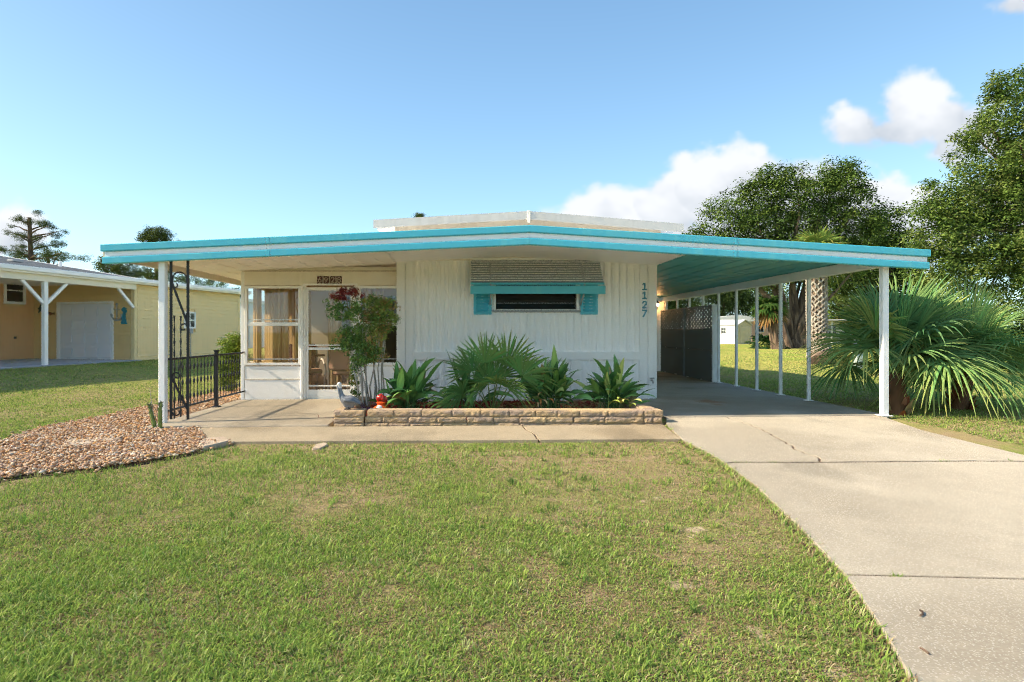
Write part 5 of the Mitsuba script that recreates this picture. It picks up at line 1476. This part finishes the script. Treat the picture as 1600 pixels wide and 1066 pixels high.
# sabal palm trunk behind the carport
SB = thing('cabbage_palm', 'tall cabbage palm with a criss-cross patterned trunk behind the carport', 'palm')
tp = [on_ground(1282, 570) - np.array([0, 0, .1])] + [at(x, y, 22.3) for x, y in ((1283, 563), (1280, 548), (1277, 525), (1276, 500), (1276, 470), (1276, 430), (1277, 398))]
tr = [.46, .42, .34, .30, .30, .31, .31, .26]
part(SB, 'trunk', MB().tube(tp, tr, 16), 'bark', smooth=60)
tpa = np.array(tp); sk = np.linspace(0, len(tp) - 1, 400)
bm, bc_ = MB(), []
for row in range(44):
    q = 1.0 + row / 44 * 5.9; j = min(int(q), len(tp) - 2)
    c_ = tpa[j] + (tpa[j + 1] - tpa[j]) * (q - j); rad = tr[j] + (tr[j + 1] - tr[j]) * (q - j)
    for i in range(9):
        a = (i + .5 * (row % 2)) * 2 * math.pi / 9 + r.normal(0, .05)
        o_, t_ = np.array([math.cos(a), math.sin(a), 0]), np.array([-math.sin(a), math.cos(a), 0])
        col = np.array([(.46, .40, .33), (.36, .30, .24), (.55, .50, .42)][r.choice(3)]) * r.uniform(.8, 1.1)
        for s_ in (-1, 1):
            p0 = c_ + o_ * rad * .97 + t_ * s_ * .015; p1 = c_ + o_ * rad * 1.10 + t_ * s_ * rad * .36 + np.array([0, 0, .15 + r.normal(0, .015)])
            bm.bar(p0, p1, .05, .05, o_, col)
part(SB, 'leaf_boots', bm, 'vertex_matte', kind='stuff')
for i in range(30):
    q = (i + .5) / 30; a = i * 2.39996
    el = math.radians(82 - 95 * q)
    frond(SB, tpa[-1], (math.cos(a) * math.cos(el), math.sin(a) * math.cos(el), math.sin(el)), .5, .85 * r.uniform(.85, 1.1), 22, math.radians(200), .25 + .4 * q, r, np.array([(.20, .30, .07), (.27, .37, .10)][i % 2]), petiole_r=.02, arch=.15, width=1.1)
SP_ = thing('small_cabbage_palm', 'small palm with orange dead fronds between the shed and the forked tree', 'palm')
part(SP_, 'trunk', MB().tube([at(1216, 545, 42), at(1210, 515, 42), at(1203, 482, 42)], [.5, .42, .36], 10), 'bark', smooth=60)
for i in range(22):
    q = (i + .5) / 22; a = i * 2.39996; el = math.radians(70 - 120 * q)
    frond(SP_, at(1202, 480, 42), (math.cos(a) * math.cos(el), math.sin(a) * math.cos(el), math.sin(el)), .5, 1.0, 14, math.radians(190), .4, r, np.array([(.05, .11, .025), (.27, .19, .075)][int(q > .72)]), petiole_r=.03, arch=.2, width=1.4)
SC = thing('palmetto_clump', 'low dark green palmetto clump at the foot of the small palm', 'plant')
for i in range(16):
    q = (i + .5) / 16; a = i * 2.39996; el = math.radians(80 - 70 * q)
    frond(SC, at(1197, 545, 43), (math.cos(a) * math.cos(el), math.sin(a) * math.cos(el), math.sin(el)), .9, .95, 14, math.radians(200), .3, r, (.035, .085, .03), petiole_r=.03, arch=.2, width=1.4)

# ================================================================== trees and shrubs
OAK = [(.115, .19, .045), (.15, .23, .05), (.08, .14, .036), (.19, .265, .06), (.22, .27, .08)]
DARK = [(.045, .08, .02), (.065, .10, .026), (.033, .06, .018)]
PINE = [(.07, .105, .03), (.10, .14, .04), (.14, .17, .05)]
LIME = [(.19, .27, .04), (.14, .22, .035), (.24, .31, .06)]


def limb(p0, p1, r0, r1, r, sag=.08, n=6):
    t = np.linspace(0, 1, n)[:, None]
    L = np.linalg.norm(np.array(p1) - np.array(p0))
    p = np.array(p0) * (1 - t) + np.array(p1) * t + r.normal(0, .018, (n, 3)) * L * np.sin(np.pi * t) + np.array([0, 0, sag * L]) * np.sin(np.pi * t)
    return p, np.linspace(r0, r1, n)


def tree(name, label, blobs, Y, n, per, leaf, crad, seed, pal, trunk, rad, cat='tree', group=None, bark_='bark', depth=.5, limbs=14, w=.5, nlimb=None):
    """trunk: photo points from the ground up; limbs run from its upper half to clump centres."""
    r = np.random.default_rng(seed)
    k = thing(name, label, cat, group)
    c = blob_centers(blobs, Y, n, r, depth)
    V, F, C = leaf_cloud(c, crad * r.uniform(.7, 1.3, n), per, leaf, r, pal, w, .7)
    part(k, 'crown', (V, F), 'leaf', color=C)
    tp = [at(x, y, Y) for x, y in trunk]
    tp[0][2] = float(ground_z(tp[0][0], tp[0][1])) - .1
    tm = MB().tube(tp, np.linspace(rad, rad * .55, len(tp)), 10)
    part(k, 'trunk', tm, bark_, smooth=60)
    far = c[r.choice(n, min(limbs, n), replace=False)]
    for i, q in enumerate(far):
        s_ = tp[-1] + (tp[max(0, len(tp) - 2)] - tp[-1]) * r.uniform(0, .7)
        p_, rr = limb(s_, q, rad * .38, rad * .06, r)
        part(k, 'limb', MB().tube(p_, rr, 6), bark_, smooth=60)
    return k


RT = 'trees behind the carport'
# the big oak at the right edge
tree('oak_tree', 'largest oak filling the right edge of the picture', [(1600, 180, 62, 75), (1570, 250, 75, 70), (1520, 310, 75, 62), (1640, 320, 120, 110), (1480, 360, 62, 48), (1545, 400, 95, 70), (1460, 330, 38, 26), (1620, 430, 110, 90), (1465, 420, 50, 40), (1700, 250, 110, 130), (1510, 225, 26, 22), (1560, 140, 24, 24)],
     25, 1500, 78, .135, .50, 81, OAK, [(1640, 560), (1638, 480), (1630, 400), (1620, 330)], .45, depth=.42, limbs=26)
# forked oak in the middle
k = tree('oak_tree', 'round-topped oak with a fan of several bare trunks behind the carport', [(1150, 335, 52, 42), (1225, 300, 62, 44), (1305, 290, 52, 38), (1312, 270, 30, 20), (1205, 276, 26, 16), (1165, 300, 22, 14), (1325, 330, 58, 45), (1105, 372, 36, 22), (1230, 365, 92, 50), (1335, 385, 60, 40), (1190, 415, 80, 42), (1280, 420, 75, 34), (1240, 400, 90, 40), (1090, 395, 20, 12)],
         45, 1350, 66, .20, .80, 82, OAK[:4] + [(.028, .045, .012)], [(1243, 547), (1238, 530)], .55, limbs=10, depth=.4)
r = np.random.default_rng(83)
for pts, rad in (([(1232, 545), (1222, 510), (1205, 470), (1180, 445), (1160, 400)], .34), ([(1236, 545), (1230, 505), (1222, 465), (1210, 420), (1215, 350)], .36), ([(1240, 546), (1240, 500), (1238, 460), (1240, 410), (1245, 340)], .34), ([(1246, 546), (1250, 505), (1258, 460), (1262, 420), (1280, 340)], .38), ([(1251, 546), (1262, 510), (1274, 470), (1285, 430), (1310, 360)], .33)):
    part(k, 'limb', MB().tube([at(x, y, 45 + r.normal(0, .3)) for x, y in pts], np.linspace(rad, rad * .4, 5), 8), 'bark', smooth=60)
tree('oak_tree', 'darkest tree between the round-topped oak and the largest oak', [(1375, 345, 36, 26), (1395, 375, 48, 30), (1350, 395, 50, 25), (1420, 400, 40, 40), (1390, 440, 60, 40), (1340, 440, 50, 30)], 52, 420, 66, .25, .9, 84, DARK + OAK[:1], [(1390, 545), (1388, 480), (1385, 420)], .4, group=RT)
for i, (bl, Y, lab, pal) in enumerate((([(1060, 470, 40, 26), (1040, 490, 40, 22)], 88, 'dark tree in the far tree line seen over the privacy screen', DARK), ([(1130, 462, 50, 26), (1150, 478, 50, 20)], 84, 'dark tree in the far tree line behind the white shed', DARK),
                                     ([(1195, 462, 45, 30), (1210, 490, 40, 20)], 90, 'tree in the far tree line behind the small palm', OAK), ([(1310, 470, 55, 36), (1350, 500, 50, 30)], 70, 'sunlit bushy tree in the far tree line right of the palm trunk', OAK[3:] + LIME[:1]),
                                     ([(1440, 470, 60, 46), (1400, 500, 50, 36), (1480, 510, 60, 40)], 60, 'tree in the far tree line behind the big fan palm', OAK))):
    tree('far_tree', lab, bl, Y, 330, 34, .34, 1.3, 90 + i, pal, [(bl[0][0], 538), (bl[0][0], 500), (bl[0][0], 470)], .4, group='far tree line', limbs=5, depth=.3)
for i, (bl, Y, lab) in enumerate((([(1455, 535, 60, 44), (1420, 555, 40, 28)], 19, 'leafy dark shrub behind the big fan palm'), ([(1555, 530, 70, 52)], 20, 'leafy dark shrub at the foot of the largest oak'), ([(1650, 540, 70, 50)], 19, 'leafy shrub cut by the right edge of the picture'))):
    tree('understory_shrub', lab, bl, Y, 220, 40, .11, .34, 100 + i, DARK + OAK[:3], [(bl[0][0], 580), (bl[0][0], 540)], .06, 'shrub', 'shrubs under the largest oak', limbs=8)
# left side
pb = [(60, 334, 8, 5), (45, 347, 9, 5), (28, 342, 9, 5), (18, 352, 8, 4), (70, 350, 13, 7), (84, 356, 7, 4), (15, 363, 9, 4), (34, 369, 14, 8), (60, 372, 11, 6), (85, 367, 11, 5), (98, 363, 6, 3), (30, 387, 14, 7), (62, 384, 13, 6), (90, 381, 15, 6), (4, 390, 9, 6), (25, 398, 14, 7), (75, 400, 13, 5), (96, 404, 7, 4)]
k = tree('pine_tree', 'open crowned pine with a tall dark trunk above the grey roof', pb, 60, 330, 44, .17, .42, 111, PINE, [(49, 535), (49, 450), (48, 400), (47, 370), (46, 340)], .30, bark_='pine_bark', limbs=0, w=.22, depth=.35)
r = np.random.default_rng(5)
for b in pb[1:]:
    part(k, 'limb', MB().tube(*limb(at(47, min(b[1] + 10, 405), 60), at(b[0], b[1], 60) + np.array([0, r.normal(0, .6), 0]), .10, .03, r, .03), 5), 'pine_bark', smooth=60)
for i, (bl, Y, lab, tk) in enumerate((([(243, 366, 26, 11), (232, 374, 16, 7), (258, 373, 14, 7), (278, 379, 8, 3)], 60, 'round-topped pine above the teal roof edge', (245, 520)), ([(185, 418, 30, 13), (160, 414, 12, 8), (205, 428, 22, 9), (165, 405, 8, 6)], 55, 'dark pine between the grey roof and the teal roof edge', (185, 530)),
                                      ([(225, 428, 18, 14), (250, 428, 22, 14), (285, 436, 30, 12), (330, 443, 30, 10)], 58, 'bushy tree seen under the porch ceiling behind the iron column', (260, 530)), ([(75, 400, 40, 12), (130, 404, 14, 6), (40, 404, 24, 10)], 66, 'bushy tree along the ridge of the grey roof', (80, 530)),
                                      ([(656, 338, 7, 5)], 70, 'tip of a tree just above the white main roof', (656, 500)), ([(372, 470, 12, 20), (360, 462, 14, 10)], 50, 'green tree glimpsed beyond the end of the yellow house', (372, 530)))):
    tree('far_pine' if i < 2 or i == 4 else 'far_tree', lab, bl, Y, (150, 150, 150, 120, 24, 60)[i], 40, .2, .5, 120 + i, PINE if i not in (2,) else PINE + LIME[:1], [tk, (tk[0], tk[1] - 60), (bl[0][0], bl[0][1])], .26, group='trees on the left skyline', bark_='pine_bark', limbs=8, w=.35, depth=.35)
tree('lime_shrub', 'bright yellow-green rounded shrub behind the porch railing', [(361, 556, 17, 34), (358, 585, 18, 22), (368, 540, 10, 18)], 12.0, 210, 34, .055, .13, 131, LIME, [(362, 606), (361, 570)], .03, 'shrub', limbs=10)
